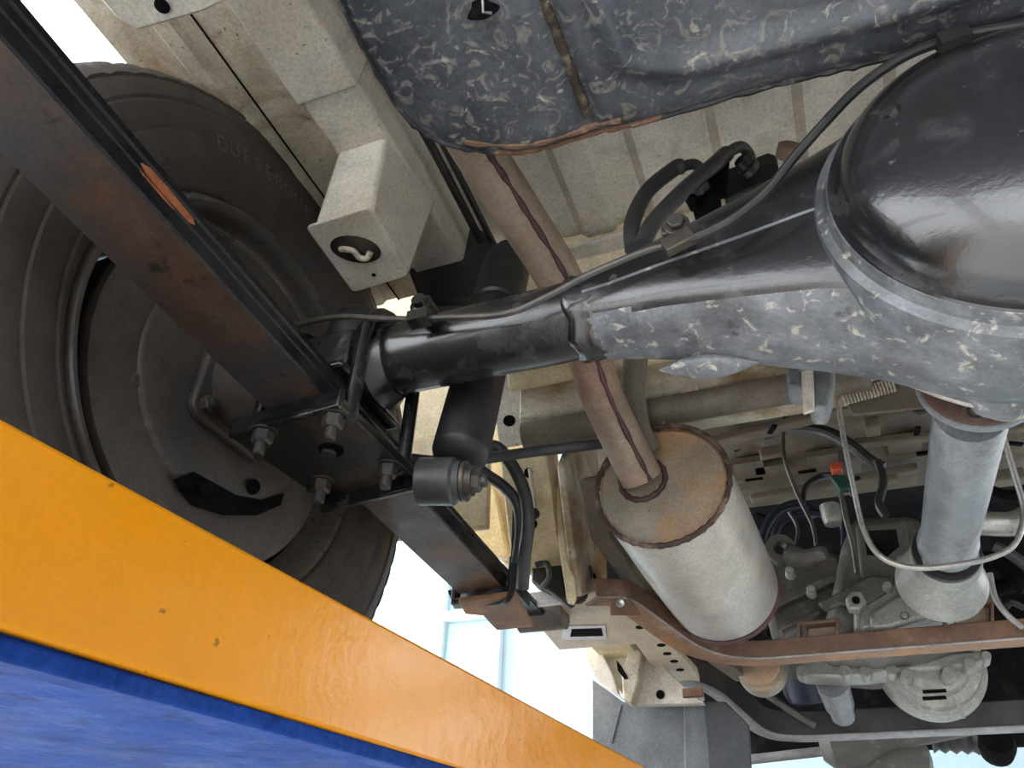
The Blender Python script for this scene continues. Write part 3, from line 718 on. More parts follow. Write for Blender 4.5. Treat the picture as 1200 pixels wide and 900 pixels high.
# side wall going up
wall = [rows[-1], [p + V(0, 0, .0) + (p-cen).normalized()*.004 + V(0, 0, .001) for p in rows[-1]], [p + (p-cen).normalized()*.004 + V(0, 0, .004) for p in rows[-1]]]
tp2 = tk.part('tank_pan', tm, M['tank'])
rm = MB(); 
lip = []
for j, p in enumerate(out):
    n = (p-cen).normalized(); w_ = .0006*math.sin(j*1.9)+.0005*math.sin(j*3.7)
    lip.append([p + V(0, 0, .0035), p + n*(.0015+w_) + V(0, 0, .0015), p + n*(.004+w_) + V(0, 0, .0025), p + n*(.004+w_) + V(0, 0, .006), p + V(0, 0, .007)])
rm.rings(lip, loop=True); rm.m2 = (M['rim_rust'], lambda p: 34 <= p.index//5 <= 54); tk.part('rim_flange', rm, M['rimdark'])
gm1 = [G1[0].lerp(G1[1], t) for t in [k/14 for k in range(15)]]
tk.part('mud_streak', MB().tube([p + V(0, 0, .0065) for p in gm1], [.0042+.0008*math.sin(k*2.3) for k in range(15)], 8), M['mud'], parent=tp2)
gm2 = [p + V(-.0085, 0, .001) for p in (G2[0], G2[0].lerp(G2[1], .5), G2[1])] + [G2[1]+V(-.003, .0075, .001), G3[0].lerp(G3[1], .4)+V(0, .0085, .001), G3[1]+V(0, .008, .001)]
tk.part('mud_streak', MB().tube(smooth(gm2, 6), [.0014+.0007*math.sin(k*1.9) for k in range(31)], 6), M['mud'], parent=tp2)
er = [out[k] + (cen-out[k]).normalized()*.007 + V(0, 0, .0022) for k in range(30, 52)]
tk.part('rust_streak', MB().tube(er, [.0035+.0012*math.sin(k*1.3) for k in range(len(er))], 6, flat=.6), M['rim_rust'], parent=tp2)
up_ = MB(); ring0 = [cen + (p-cen)*.97 + V(0, 0, .006) for p in out]; up_.rings([ring0, [p + V(0, 0, .12) for p in ring0]]); tk.part('tank_shell', up_, M['tank'])
hc = W(565, 10, z=TZ); tk.part('drain_hole', MB().prism([V(hc.x+.010*math.cos(a)*(1+.3*math.sin(3*a)), hc.y+.007*math.sin(a), TZ-.0012) for a in (2*math.pi*k/18 for k in range(18))], (0, 0, .001)), M['dark'], parent=tp2)
tk.part('drain_hook', MB().tube([V(hc.x+.003, hc.y-.006, TZ-.002), V(hc.x+.001, hc.y, TZ-.005), V(hc.x+.005, hc.y+.004, TZ-.002)], .001, 6), M['steel'], parent=tp2)
tk.done()

# ================================================================ EXHAUST PIPE AND MUFFLER
ex = Thing('exhaust_pipe', 'brown weathered exhaust pipe passing over the axle into the muffler', 'exhaust pipe')
MC = W(775, 567, y=.72); ME = W(846, 690, y=1.0)
mdir = (ME-MC).normalized()
path = smooth([W(440, -60, y=.18), W(545, 150, y=.35), W(600, 238, y=.43), W(657, 330, y=.52), W(684, 400, y=.59), W(708, 470, y=.645), W(752, 560, y=.715)], 8)
ex.part('pipe', MB().tube(path, .0225, 28), M['pipe'])
smp = []
for i, p in enumerate(path):
    t = (path[min(i+1, len(path)-1)] - path[max(i-1, 0)]).normalized(); v = (-p).normalized(); v = (v - t*v.dot(t)).normalized(); s_ = t.cross(v)
    smp.append(p + (v*math.cos(R(-18)) + s_*math.sin(R(-18)))*.0222)
ex.part('seam', MB().tube(smp, [.0032 + .0010*math.sin(i*2.1) + .0006*math.sin(i*5.3) for i in range(len(smp))], 8, flat=.8), M['seam'])
ex.done()
mu = Thing('muffler', 'large pale cylindrical muffler with a rusty crimped rim', 'muffler')
MR = .0720; L_ = (ME-MC).length
mu.part('shell', MB().lathe(MC, mdir, [(.006, MR-.0015), (.012, MR), (L_*.5, MR+.001), (L_-.01, MR), (L_, MR-.004)], 80), M['muffler'])
mu.part('end_cap', MB().lathe(MC, -mdir, [(-.004, MR-.001), (-.001, MR-.006), (-.0015, MR-.009), (.001, MR-.02), (.003, .02), (.003, .0005)], 80, cap=False), M['muffend'])
cr = MB(); rws = []
for i in range(120):
    a = 2*math.pi*i/120; d, u, v = frame(mdir); rd = u*math.cos(a) + v*math.sin(a)
    c = MC + rd*(MR-.0005) - d*.001; rr = .0029*(1 + .25*math.sin(i*2.7)*math.sin(i*1.1))
    rws.append([c + (rd*math.cos(b) + d*math.sin(b)*1.3)*rr for b in (2*math.pi*k/8 for k in range(8))])
cr.rings(rws, loop=True); mu.part('crimped_rim', cr, M['rustseam'])
rws = []
for i in range(80):
    a = 2*math.pi*i/80; d, u, v = frame(mdir); rd = u*math.cos(a) + v*math.sin(a); c = MC + rd*(MR-.001) + d*L_
    rws.append([c + (rd*math.cos(b) + d*math.sin(b)*1.3)*.003 for b in (2*math.pi*k/8 for k in range(8))])
mu.part('crimped_rim', MB().rings(rws, loop=True), M['seam'])
pe = path[-1]
wl = MB(); rws = []
t = (path[-1]-path[-3]).normalized(); d, u, v = frame(mdir)
for i in range(40):
    a = 2*math.pi*i/40; c = pe + (u*math.cos(a)+v*math.sin(a))*.0245 + t*.0; c = c - mdir*((c-MC).dot(mdir)+.003)
    rws.append([c + ((u*math.cos(a)+v*math.sin(a))*math.cos(b) + d*math.sin(b))*.0032*(1+.2*math.sin(i*2.2)) for b in (2*math.pi*k/8 for k in range(8))])
mu.part('weld_ring', MB().rings(rws, loop=True), M['seam'])
mu.part('outlet_stub', MB().lathe(ME - mdir*.0, mdir + V(.12, 0, 0), [(0, .024), (.10, .024)], 24), M['muffler'])
mu.done()
# second grey bracket pipe beside the exhaust pipe (hanger)
hg = Thing('muffler_hanger', 'grey curved steel hanger strap beside the exhaust pipe', 'hanger')
pth = smooth([W(745, 420, y=.68), W(742, 460, y=.69), W(748, 505, y=.70), W(762, 530, y=.715)], 6)
hm_ = MB().tube(pth, .014, 16, flat=.5); hg.part('strap', hm_, M['underbody'])
cp = smooth([W(768, 492, y=.735), W(772, 484, y=.735), W(778, 490, y=.735), W(776, 500, y=.735)], 5)
hg.part('wire_clip', MB().tube(cp, .0012, 6), M['steel'])
hg.done()

# ================================================================ BROWN CROSS BEAM
cb = Thing('support_beam', 'rusty brown bent angle-iron beam crossing under the gearbox', 'support beam')
BZ = .315
pth = rounded([W(700, 700, y=.87), W(738, 700, y=.90), W(842, 776, y=1.07), W(1240, 745, y=1.07), W(1240, 745, y=1.07)+V(.5, 0, 0)], .07, 8)
zoff = 0
prof = [(.0, .0), (-.022, -.002), (-.024, .003), (-.002, .004), (.0015, .030), (.004, .030), (.004, .0)]
prof = [(-a, b) for a, b in prof]
m = MB(); m.sweep(pth, [(0, .024), (0, 0), (-.034, 0), (-.034, .003), (-.003, .003), (-.003, .024)]); m.bev = .0012; m.m2 = (M['rustl'], lambda p: p.normal.z < -.7)
cb.part('angle_iron', m, M['rust'])
cb.part('highlight_edge', MB().tube([p + V(0, -.0003, .0003) for p in pth], .0013, 6), M['beamgrey'])  # pale strip painted as the highlight along the ridge
c = W(728, 706, y=.90)
tb = MB(); tb.bev = .002
tb.prism([W(714, 697, y=.895), W(733, 697, y=.895), W(751, 722, y=.91), W(714, 722, y=.91)], (0, .004, .004)); cb.part('tab', tb, M['rust'], label='brown square tab with a pale stud')
cb.part('stud', MB().lathe(W(727, 706, y=.89), (0, -1, -.3), [(0, .006), (.003, .005), (.004, .002)], 10), M['steel'])
cb.done()

# ================================================================ FAR DARK BEAM
db = Thing('front_subframe_beam', 'dark dusty subframe beam with a worn pale lower edge', 'subframe')
pth = rounded([W(790, 793, y=1.35), W(838, 806, y=1.38), W(900, 861, y=1.45), W(940, 864, y=1.46), W(1260, 849, y=1.46), W(1260, 849, y=1.46)+V(.4, 0, 0)], .06, 6)
m = MB(); m.sweep(pth, [(0, .040), (0, 0), (-.02, 0), (-.03, .040)]); m.bev = .002; db.part('beam', m, M['beamdark'])
m = MB(); m.sweep([p + V(0, -.001, -.001) for p in pth], [(.002, .004), (.002, -.002), (-.020, -.004), (-.020, .0)]); m.bev = .002; db.part('lower_edge', m, M['beamgrey'])
db.done()

# ================================================================ PROPELLER SHAFT
ps = Thing('propeller_shaft', 'grey galvanised propeller shaft bolted to a brown flange', 'propeller shaft')
PX_ = W(1137, 488, y=.60); PE = W(1110, 640, y=.90)
pd = (PE-PX_).normalized()
fd = V(pd.x+.02, pd.y, pd.z).normalized(); FC = PX_ + V(.008, -.035, .016)
ps.part('companion_flange', MB().lathe(FC, fd, [(0, .038), (.003, .0425), (.008, .0425), (.009, .039)], 48), M['flange'])
ps.part('flange_rim', MB().lathe(FC + fd*.006, fd, [(0, .043), (.001, .0445), (.007, .0445), (.009, .036), (.011, .034)], 48), M['prop'])
ps.part('yoke', MB().lathe(FC + fd*.014, pd, [(0, .034), (.012, .031), (.030, .0295), (.034, .027)], 40), M['prop'])
LL = (PE-PX_).length
ps.part('shaft_tube', MB().lathe(PX_ - pd*.005, pd, [(0, .0255), (.004, .0270), (LL*.5, .0272), (LL-.02, .0272), (LL-.015, .0295), (LL+.005, .0295), (LL+.010, .027)], 48), M['prop'])
for a in (.4, 1.9, 3.4, 4.9):
    d, u, v = frame(fd)
    ps.part('flange_bolt', MB().bolt(FC + (u*math.cos(a)+v*math.sin(a))*.034, -fd, .0045, .004, 0), M['bolt'])
ps.part('slip_joint', MB().lathe(PE + pd*.008, pd, [(0, .020), (.03, .020), (.03, .025), (.035, .025)], 32), M['alul'])
ps.part('yoke_ear', MB().box(PE + V(-.022, .01, .0), (.010, .03, .03)), M['prop'])
ps.part('yoke_ear', MB().box(PE + V(.022, .01, .0), (.010, .03, .03)), M['prop'])
ps.done()
# safety loop
lp = MB(); y_ = .83
pth = smooth([W(982, 470, y=.80), W(988, 510, y=.81), W(1000, 570, y=.82), W(1012, 620, y=.83), W(1032, 652, y=.835), W(1070, 665, y=.84), W(1120, 662, y=.84), W(1165, 652, y=.84), W(1190, 636, y=.835), W(1200, 600, y=.83), W(1190, 560, y=.82), W(1172, 500, y=.81)], 6)
lp.tube(pth, .0030, 10, flat=1.7, up=(0, 1, 0)); single('shaft_safety_loop', lp, M['steel'], 'thin pale steel safety loop hanging around the propeller shaft', 'safety loop')

# ================================================================ GEARBOX
gb_ = Thing('gearbox', 'dusty cast aluminium gearbox with ribs and bolt bosses', 'gearbox')
def slab(pts, y, dy, m=None, bev=.003):
    mb = m or MB(); mb.bev = bev; mb.prism([W(px, py, y=y) for px, py in pts], (0, dy, 0)); return mb
GY = 1.12
gb_.part('tail_housing', MB().lathe(PE + V(0, .02, 0), (0, 1, .03), [(0, .030), (.002, .036), (.018, .037), (.020, .032), (.04, .034), (.06, .042), (.09, .050)], 48), M['alul'])
gb_.part('oil_seal', MB().lathe(PE + V(0, .012, 0), (0, 1, .03), [(0, .026), (0, .0345), (.006, .035), (.008, .026)], 40, cap=False), M['black'])
gb_.part('main_case', slab([(985, 640), (1000, 604), (1075, 602), (1100, 640), (1150, 660), (1168, 700), (1150, 722), (1085, 745), (1020, 752), (960, 748), (975, 690)], GY, .25, bev=.012), M['alu'])
gb_.part('side_cover', slab([(1002, 612), (1062, 610), (1068, 655), (1050, 680), (1008, 676)], GY-.02, .03, bev=.006), M['alu'])
gb_.part('left_case', slab([(898, 660), (940, 640), (985, 645), (1010, 690), (985, 745), (905, 752), (893, 700)], GY+.03, .22, bev=.012), M['alu'])
gb_.part('lower_case', slab([(1000, 700), (1060, 672), (1120, 680), (1165, 690), (1130, 718), (1060, 735), (1000, 745)], GY-.03, .08, bev=.01), M['alul'])
# diagonal rib plates
gb_.part('cover_plate', slab([(958, 706), (1020, 674), (1048, 676), (1040, 694), (1010, 712), (985, 708), (968, 716)], GY-.035, .01, bev=.003), M['alu'])
gb_.part('cover_plate', slab([(1018, 716), (1062, 690), (1108, 676), (1150, 690), (1140, 706), (1092, 722), (1040, 738), (1020, 738)], GY-.045, .03, bev=.006), M['alul'])
gb_.part('case_ear', slab([(990, 702), (997, 692), (1010, 692), (1016, 704), (1008, 714), (994, 714)], GY-.055, .02, bev=.003), M['alul'])
gb_.part('case_hole', MB().lathe(W(1003, 703, y=GY-.057), (0, 1, 0), [(0, .005), (.002, .005)], 14), M['void'])
gb_.part('case_rib', slab([(900, 704), (985, 668), (990, 676), (905, 714)], GY+.01, .02, bev=.003), M['alu'])
gb_.part('case_rib', slab([(912, 738), (960, 712), (963, 719), (918, 745)], GY+.01, .02, bev=.003), M['alu'])
gb_.part('case_pocket', slab([(1012, 622), (1050, 620), (1054, 640), (1040, 652), (1016, 650)], GY-.0215, .002, bev=.0005), M['dark'])
for px, py in ((1040, 686), (1056, 656), (950, 690), (925, 668), (1128, 700), (1060, 722)):
    gb_.part('bolt_boss', MB().lathe(W(px, py, y=GY-.045), (0, 1, 0), [(0, .003), (0, .0055), (.02, .007)], 16, cap=False).bolt(W(px, py, y=GY-.045), (0, -1, 0), .0038, .003, 0, False), M['alul'])
# lever eye at left, cream cap
e = W(914, 645, y=1.10)
gb_.part('lever_eye', MB().lathe(e, (.2, -1, -.1), [(-.01, .010), (-.01, .021), (.01, .021), (.01, .010), (-.01, .010)], 24, cap=False), M['alu'])
gb_.part('lever', MB().tube([W(925, 650, y=1.1), W(945, 655, y=1.09), W(968, 648, y=1.08)], [.016, .014, .010], 12), M['alu'])
gb_.part('breather_cap', MB().lathe(W(975, 607, y=1.12), (0, 0, -1), [(-.02, .014), (0, .014), (.01, .012)], 20), M['alul'])
# bell housing with slots (below the brown beam)
bc = W(1091, 778, y=1.30)
gb_.part('bell_housing', MB().lathe(bc, (0, 1, .05), [(-.03, .03), (-.028, .045), (-.015, .050), (-.012, .062), (0, .065), (.0, .071), (.02, .074), (.04, .074)], 48), M['alul'])
for py in (810, 818):
    p = W(1095, py, y=1.262); gb_.part('vent_slot', MB().box(p, (.030, .003, .0045)), M['void'])
for px, py, r_ in ((1045, 784, .007), (1063, 790, .008), (1112, 788, .008), (1136, 777, .007), (1015, 786, .008), (940, 786, .008), (990, 785, .008), (1156, 768, .006)):
    gb_.part('bolt_boss', MB().lathe(W(px, py, y=1.24), (0, 1, 0), [(0, .005), (0, r_), (.03, r_*1.2)], 18), M['alul'])
gb_.part('sump_rail', slab([(930, 775), (1000, 771), (1160, 762), (1150, 778), (1100, 784), (1060, 786), (1020, 792), (985, 794), (940, 792)], 1.25, .05, bev=.004), M['alul'])
for a in range(3):
    p = W([1072, 1118, 1060][a], [812, 815, 800][a], y=1.265); gb_.part('rib', MB().bar(p, p + V(0.004, 0, -.03), .004, .006, up=(0, 1, 0)), M['alul'])
gb_.done()
# fat steel pipe right of shaft
single('coolant_pipe', MB().tube(smooth([W(1130, 612, y=1.05), W(1165, 614, y=1.05), W(1190, 613, y=1.06), W(1215, 600, y=1.12)], 5), .0155, 20), M['steel'], 'short fat pale pipe right of the propeller shaft', 'pipe')
# steering / front strut tube below beam
single('drive_tube', MB().lathe(W(975, 800, y=1.30), (W(990, 845, y=1.40) - W(975, 800, y=1.30)), [(0, .024), (.06, .022), (.075, .018), (.09, .018)], 28), M['prop'], 'light grey round tube below the brown beam', 'tube')
# second muffler-like resonator peeking below the brown beam
single('resonator', MB().lathe(W(885, 775, y=1.22), (.1, 1, -.1), [(0, .020), (.004, .033), (.010, .034), (.012, .029), (.020, .029), (.022, .036), (.05, .036)], 36), M['muffend'], 'rust-ringed round exhaust joint under the brown beam bend', 'exhaust joint')
single('oil_filter', MB().lathe(W(955, 808, y=1.40), (.1, .3, -1), [(-.05, .05), (.0, .05), (.015, .045), (.02, .03)], 32), M['darkblue'], 'dark blue-black round filter canister under the brown beam', 'filter')
single('front_differential', MB().lathe(W(1035, 880, y=1.75), (0, 1, 0), [(0, .03), (.0, .05), (.03, .08), (.10, .09)], 32).lathe(W(960, 872, y=1.75), (1, 0, .1), [(0, .03), (.02, .05), (.08, .05), (.12, .03), (.3, .02)], 24), M['alu'], 'dusty cast housing behind the front subframe beam', 'gear housing')
# rusty brackets above the brown beam
for (x0, y0_, x1, y1_), lab in (((934, 728, 983, 750), 'brown rectangular bracket on the beam left of centre'), ((1106, 705, 1165, 735), 'brown rectangular bracket on the beam near the right edge')):
    t_ = Thing('mount_bracket', lab, 'bracket', 'rusty brackets above the brown beam')
    d_ = 1.07
    m = MB(); m.bev = .0015
    m.prism([W(x0, y0_, y=d_), W(x1, y0_-4, y=d_), W(x1, y0_, y=d_), W(x0+3, y0_+4, y=d_)], (0, .035, 0))
    m.prism([W(x0, y0_, y=d_), W(x0+4, y0_, y=d_), W(x0+4, y1_+4, y=d_), W(x0, y1_+4, y=d_)], (0, .035, 0))
    m.prism([W(x1-4, y0_-3, y=d_), W(x1, y0_-3, y=d_), W(x1, y1_+3, y=d_), W(x1-4, y1_+3, y=d_)], (0, .035, 0))
    t_.part('frame', m, M['rust'])
    m = MB(); m.bev = .002; m.prism([W(x0+12, y0_+6, y=d_+.02), W(x1-2, y0_+2, y=d_+.02), W(x1-2, y1_, y=d_+.02), W(x0+12, y1_+1, y=d_+.02)], (0, .01, 0))
    t_.part('rubber_pad', m, M['pipe']); t_.done()

# ================================================================ LEFT FRONT OUTRIGGER, SILL AND LINERS
og = Thing('spring_hanger_frame', 'cream frame plate with a rectangular slot and round holes', 'frame plate')
OZ = .375
m = MB(); m.bev = .002
m.prism([W(px, py, z=OZ) for px, py in ((624, 726), (655, 762), (745, 755), (770, 790), (800, 824), (826, 822), (818, 790), (760, 728), (735, 690), (695, 688), (640, 712))], (0, 0, .012))
bp_ = og.part('bottom_plate', m, M['creamp'])
def rectslot(cx, cy, w2, h2, z, name, m_):
    p = [W(cx-w2+3, cy-h2, z=z), W(cx+w2-2, cy-h2-1, z=z), W(cx+w2, cy+h2-1, z=z), W(cx-w2+1, cy+h2, z=z)]
    mb = MB(); mb.bev = .0005; mb.prism(p, (0, 0, .0008)); og.part(name, mb, m_, parent=bp_)
rectslot(684, 742, 27, 8, OZ-.0014, 'slot_collar', M['white']); rectslot(687, 742, 20, 4.5, OZ-.0020, 'slot', M['dark'])
for px, py in ((750, 735), (775, 756), (782, 766), (790, 775), (797, 785)):
    p = W(px, py, z=OZ-.0006); og.part('hole', MB().lathe(p, (0, 0, 1), [(-.0006, .0065), (.0003, .0065)], 16), M['dark'], parent=bp_)
# upright rail web and hanger wall
m = MB(); m.bev = .003
m.prism([W(px, py, y=.86) for px, py in ((572, 470), (632, 540), (640, 625), (650, 640), (655, 700), (700, 700), (690, 640), (680, 560), (672, 500), (640, 450), (590, 440))], (0, .05, 0))
og.part('rail_web', m, M['cream']) if False else None
w2 = MB(); w2.bev = .003
w2.prism([W(px, py, x=-.268) for px, py in ((652, 545), (668, 508), (690, 512), (702, 600), (704, 690), (672, 700), (664, 650))], (.010, 0, 0)); og.part('inner_web', w2, M['creamd'])
og.part('hole', MB().lathe(W(697, 677, x=-.2575), (1, 0, 0), [(-.001, .006), (.0005, .006)], 14), M['void'])
w3 = MB(); w3.bev = .002
w3.prism([W(px, py, y=.84) for px, py in ((647, 548), (652, 548), (661, 620), (668, 700), (664, 708), (654, 640))], (.006, .01, 0)); og.part('web_edge', w3, M['creamw'])
og.done()
# block where hanger bolt sits
hgr = Thing('spring_shackle', 'black shackle and white-faced spacer at the front spring eye', 'shackle')
m = MB(); m.bev = .003; m.prism([W(px, py, y=.90) for px, py in ((622, 645), (656, 640), (662, 690), (668, 700), (660, 706), (640, 690), (622, 682))], (0, .03, 0)); hgr.part('bracket', m, M['grime'])
m = MB(); m.bev = .002; m.prism([W(px, py, y=.93) for px, py in ((615, 694), (640, 692), (664, 705), (615, 711))], (0, .01, .0)); hgr.part('spacer', m, M['white'], label='white-faced spacer block')
hgr.part('bolt', MB().bolt(W(681, 672, y=.90), (1, -.3, -.1), .012, .01, 0).lathe(W(672, 672, y=.90), (1, -.3, -.1), [(0, .014), (.012, .014)], 16), M['bolt'])
hgr.part('bolt', MB().bolt(W(676, 695, y=.90), (.3, -1, -.1), .010, .012, .006), M['bolt'])
hgr.part('strap', MB().tube(smooth([W(628, 662, y=.885), W(640, 660, y=.885), W(644, 675, y=.885), W(636, 688, y=.885)], 5), .004, 8), M['hose'])
hgr.done()

# cream arch + plate, front left
ar = Thing('front_arch_panel', 'cream folded inner arch panel at the bottom behind the yellow runway', 'body panel')
m = MB(); m.bev = .002
m.prism([W(px, py, y=1.25) for px, py in ((683, 757), (702, 757), (718, 790), (724, 812), (735, 822), (700, 800), (690, 780))], (.0, .02, 0)); ar.part('curved_edge', m, M['cream'])
m = MB(); m.bev = .003
m.prism([W(px, py, y=1.27) for px, py in ((700, 757), (752, 756), (772, 775), (798, 800), (826, 824), (740, 826), (724, 808))], (0, .02, 0)); ar.part('panel', m, M['cream'])
m = MB(); m.bev = .003
m.prism([W(px, py, y=1.24) for px, py in ((738, 757), (752, 762), (748, 800), (740, 824), (730, 820), (728, 790))], (0.0, .03, 0)); ar.part('fold', m, M['creamd'])
ar.part('slot', MB().prism([W(px, py, y=1.238) for px, py in ((722, 773), (728, 780), (736, 795), (732, 796), (724, 786))], (0, .002, 0)), M['dark'])
ar.part('hole', MB().lathe(W(774, 814, y=1.268), (0, 1, 0), [(-.001, .007), (0, .007)], 12), M['dark'])
ar.part('rust_clip', MB().box(W(812, 812, y=1.24), (.03, .01, .012)), M['rust'])
ar.done()
ln = Thing('splash_guard', 'overlapping grey plastic splash guards hanging at the bottom', 'splash guard')
m = MB(); m.bev = .002; m.prism([W(px, py, y=1.32) for px, py in ((694, 796), (730, 822), (803, 826), (806, 960), (694, 960))], (0, .006, 0)); ln.part('sheet', m, M['greyp'])
m = MB(); m.bev = .002; m.prism([W(px, py, y=1.315) for px, py in ((801, 826), (826, 824), (836, 960), (803, 960))], (0, .006, 0)); ln.part('sheet', m, M['greyp'])
m = MB(); m.bev = .002; m.prism([W(px, py, y=1.31) for px, py in ((824, 822), (850, 822), (878, 850), (884, 960), (834, 960))], (0, .006, 0)); ln.part('sheet', m, M['greypd'], label='darker grey sheet')
m = MB().bar(W(727, 826, y=1.318), W(716, 870, y=1.318), .004, .003, up=(0, 1, 0)); ln.part('crease', m, M['greyp'])
ln.done()
# dark rail running along muffler left
rr_ = MB(); rr_.sweep([W(690, 560, y=.80), W(705, 625, y=.84), W(760, 700, y=.98), W(835, 765, y=1.16), W(870, 790, y=1.25)], [(-.012, -.01), (.012, -.012), (.014, .02), (-.012, .02)]); rr_.bev = .002
single('tunnel_edge_rail', rr_, M['underbody'], 'grey-green floor rail running along the left of the muffler', 'rail')

# ================================================================ LINES, HOSES AND CABLES
def cable(name, pts, r, m, label, cat='cable', n=6, group=None):
    return single(name, MB().tube(smooth(pts, n), r, 10), M[m], label, cat, group)
def onax(px, py, off=.0): return W(px, py, y=.40+off)
# steel brake line on the axle
bl_ = Thing('brake_line', 'dusty steel brake line clipped along the top of the axle tube', 'brake line')
pts = [W(296, 402, y=.440), W(320, 393, y=.425), W(338, 386, y=.410), W(362, 377, y=.402), W(400, 371, y=.400), W(440, 373, y=.400), W(480, 374, y=.400), W(520, 372, y=.398), W(590, 368, y=.396), W(640, 348, y=.396), W(690, 322, y=.394), W(760, 293, y=.392), W(800, 285, y=.388), W(850, 265, y=.384), W(890, 232, y=.38)]
lp_ = bl_.part('pipe', MB().tube(smooth(pts, 6), [.0026]*1 or .0026, 8) if False else MB().tube(smooth(pts, 6), .0027, 8), M['bolt'])
cl = MB(); p = W(495, 366, y=.400)
cl.lathe(p + V(0, -.004, .006), (0, -1, .1), [(-.012, .010), (.0, .010), (.001, .0065), (.006, .006)], 12); cl.bev = 0
cl.box(W(492, 373, y=.398), (.018, .012, .010)); bl_.part('clip', cl, M['gloss'])
cl = MB(); cl.bev = .001
cl.box(W(795, 283, y=.383), (.022, .008, .013), Matrix.Rotation(-.35, 3, 'Y')); cl.bolt(W(793, 264, y=.385), (0, -1, -.1), .0065, .005, 0)
cl.box(W(790, 268, y=.390), (.018, .006, .012)); bl_.part('clip', cl, M['bolt'], label='dusty steel clip with a hex bolt')
bl_.done()
# black cable rising over the differential
bc_ = Thing('brake_cable', 'thick black cable arching over the differential cover', 'cable')
pts = [W(800, 284, y=.384), W(850, 262, y=.378), W(895, 228, y=.37), W(930, 185, y=.36), W(970, 140, y=.35), W(1010, 100, y=.345), W(1060, 66, y=.34), W(1110, 47, y=.34), W(1160, 35, y=.34), W(1230, 26, y=.34)]
bc_.part('sheath', MB().tube(smooth(pts, 6), .0034, 10), M['black'])
bc_.part('sleeve', MB().bar(W(1100, 54, y=.338), W(1136, 43, y=.338), .012, .012), M['black'])
bc_.done()
# two brake hoses and valve block behind the axle
vb = Thing('valve_block', 'black valve block bolted behind the axle under the floor', 'valve')
m = MB(); m.bev = .002
m.prism([W(px, py, y=.50) for px, py in ((803, 212), (838, 196), (842, 230), (812, 246))], (0, .03, 0)); vb.part('body', m, M['dark'])
m = MB(); m.bev = .002
m.prism([W(px, py, y=.51) for px, py in ((842, 202), (900, 178), (910, 182), (914, 205), (850, 234))], (0, .03, 0)); vb.part('body', m, M['black'])
vb.part('port', MB().lathe(W(880, 200, y=.50), (-.6, -1, .2), [(0, .010), (.006, .010), (.008, .007), (.016, .006)], 16), M['grime'])
vb.part('port', MB().lathe(W(824, 222, y=.49), (-.4, -1, .2), [(0, .008), (.006, .008), (.01, .005)], 14), M['bolt'])
vb.part('roller', MB().lathe(W(922, 185, y=.48), (.4, -1, .3), [(0, .010), (.012, .010)], 20), M['pipe'], label='tan round end piece')
m = MB(); m.bev = .001; m.bar(W(812, 240, y=.485), W(805, 228, y=.485), .016, .006); m.bar(W(842, 190, y=.49), W(838, 232, y=.49), .006, .02); vb.part('bracket', m, M['dark'])
vb.done()
HS = 'brake hoses at the valve block'
single('brake_hose', MB().tube(smooth([W(742, 292, y=.46), W(741, 262, y=.47), W(758, 225, y=.48), W(790, 198, y=.485), W(800, 195, y=.485), W(815, 193, y=.49), W(826, 205, y=.495)], 6), [.0075]*25 + [.0052]*12, 12), M['hose'], 'black brake hose, outer left one of the pair by the valve block', 'hose', HS)
single('brake_hose', MB().tube(smooth([W(752, 290, y=.455), W(765, 262, y=.465), W(800, 225, y=.475), W(835, 195, y=.48), W(852, 180, y=.485), W(868, 172, y=.49), W(878, 182, y=.50), W(880, 196, y=.50)], 6), [.0078]*25 + [.0055]*18, 12), M['hose'], 'black brake hose, inner right one ending on the valve block', 'hose', HS)
# fuel lines along the rail
for k, (dx, r_) in enumerate(((0, .005), (.013, .004))):
    pts = [V(-.292+dx, -.3, .69), V(-.292+dx, .2, .69), V(-.292+dx, .45, .69), V(-.292+dx, .60, .68)]
    single('fuel_line', MB().tube(pts, r_, 10), M['black'], ['thicker black line running along the frame rail', 'thinner black line running along the frame rail'][k], 'pipe', 'lines along the frame rail')
# handbrake cables looping in front of the axle
HB = 'handbrake cables by the spring clip'
single('handbrake_cable', MB().tube(smooth([W(482, 538, y=.60), W(520, 541, y=.62), W(570, 537, y=.66), W(620, 530, y=.70), W(680, 523, y=.72), W(712, 519, y=.74), W(760, 512, y=.80)], 5), .0062, 12), M['hose'], 'dark cable running level from the shock absorber to the exhaust pipe', 'cable', HB)
single('handbrake_cable', MB().tube(smooth([W(552, 538, y=.68), W(565, 527, y=.69), W(582, 524, y=.70), W(600, 545, y=.71), W(614, 575, y=.72), W(619, 610, y=.73), W(615, 650, y=.75), W(612, 690, y=.77)], 6), .0075, 12), M['hose'], 'dark cable looping over and down to the spring clip', 'cable', HB)
single('handbrake_cable', MB().tube(smooth([W(556, 545, y=.70), W(570, 556, y=.71), W(590, 570, y=.72), W(606, 590, y=.73), W(610, 620, y=.745), W(606, 660, y=.76)], 6), .0068, 12), M['hose'], 'dark cable passing under the loop toward the spring clip', 'cable', HB)
m = MB(); m.bev = .003
cs = Thing('cable_bracket', 'dark blue-black bracket holding the cables at the spring end', 'bracket')
pth = rounded([W(606, 592, y=.74), W(604, 650, y=.765), W(602, 697, y=.79), W(532, 704, y=.83), W(530, 695, y=.83)], .022, 6)
m.sweep(pth, [(-.010, -.0035), (.010, -.0035), (.010, .0035), (-.010, .0035)], up=(1, .2, 0)); cs.part('strap', m, M['black'])
cs.part('nut', MB().lathe(W(624, 603, y=.745), (1, -.6, 0), [(0, .007), (.006, .006)], 12), M['black'])
cs.done()
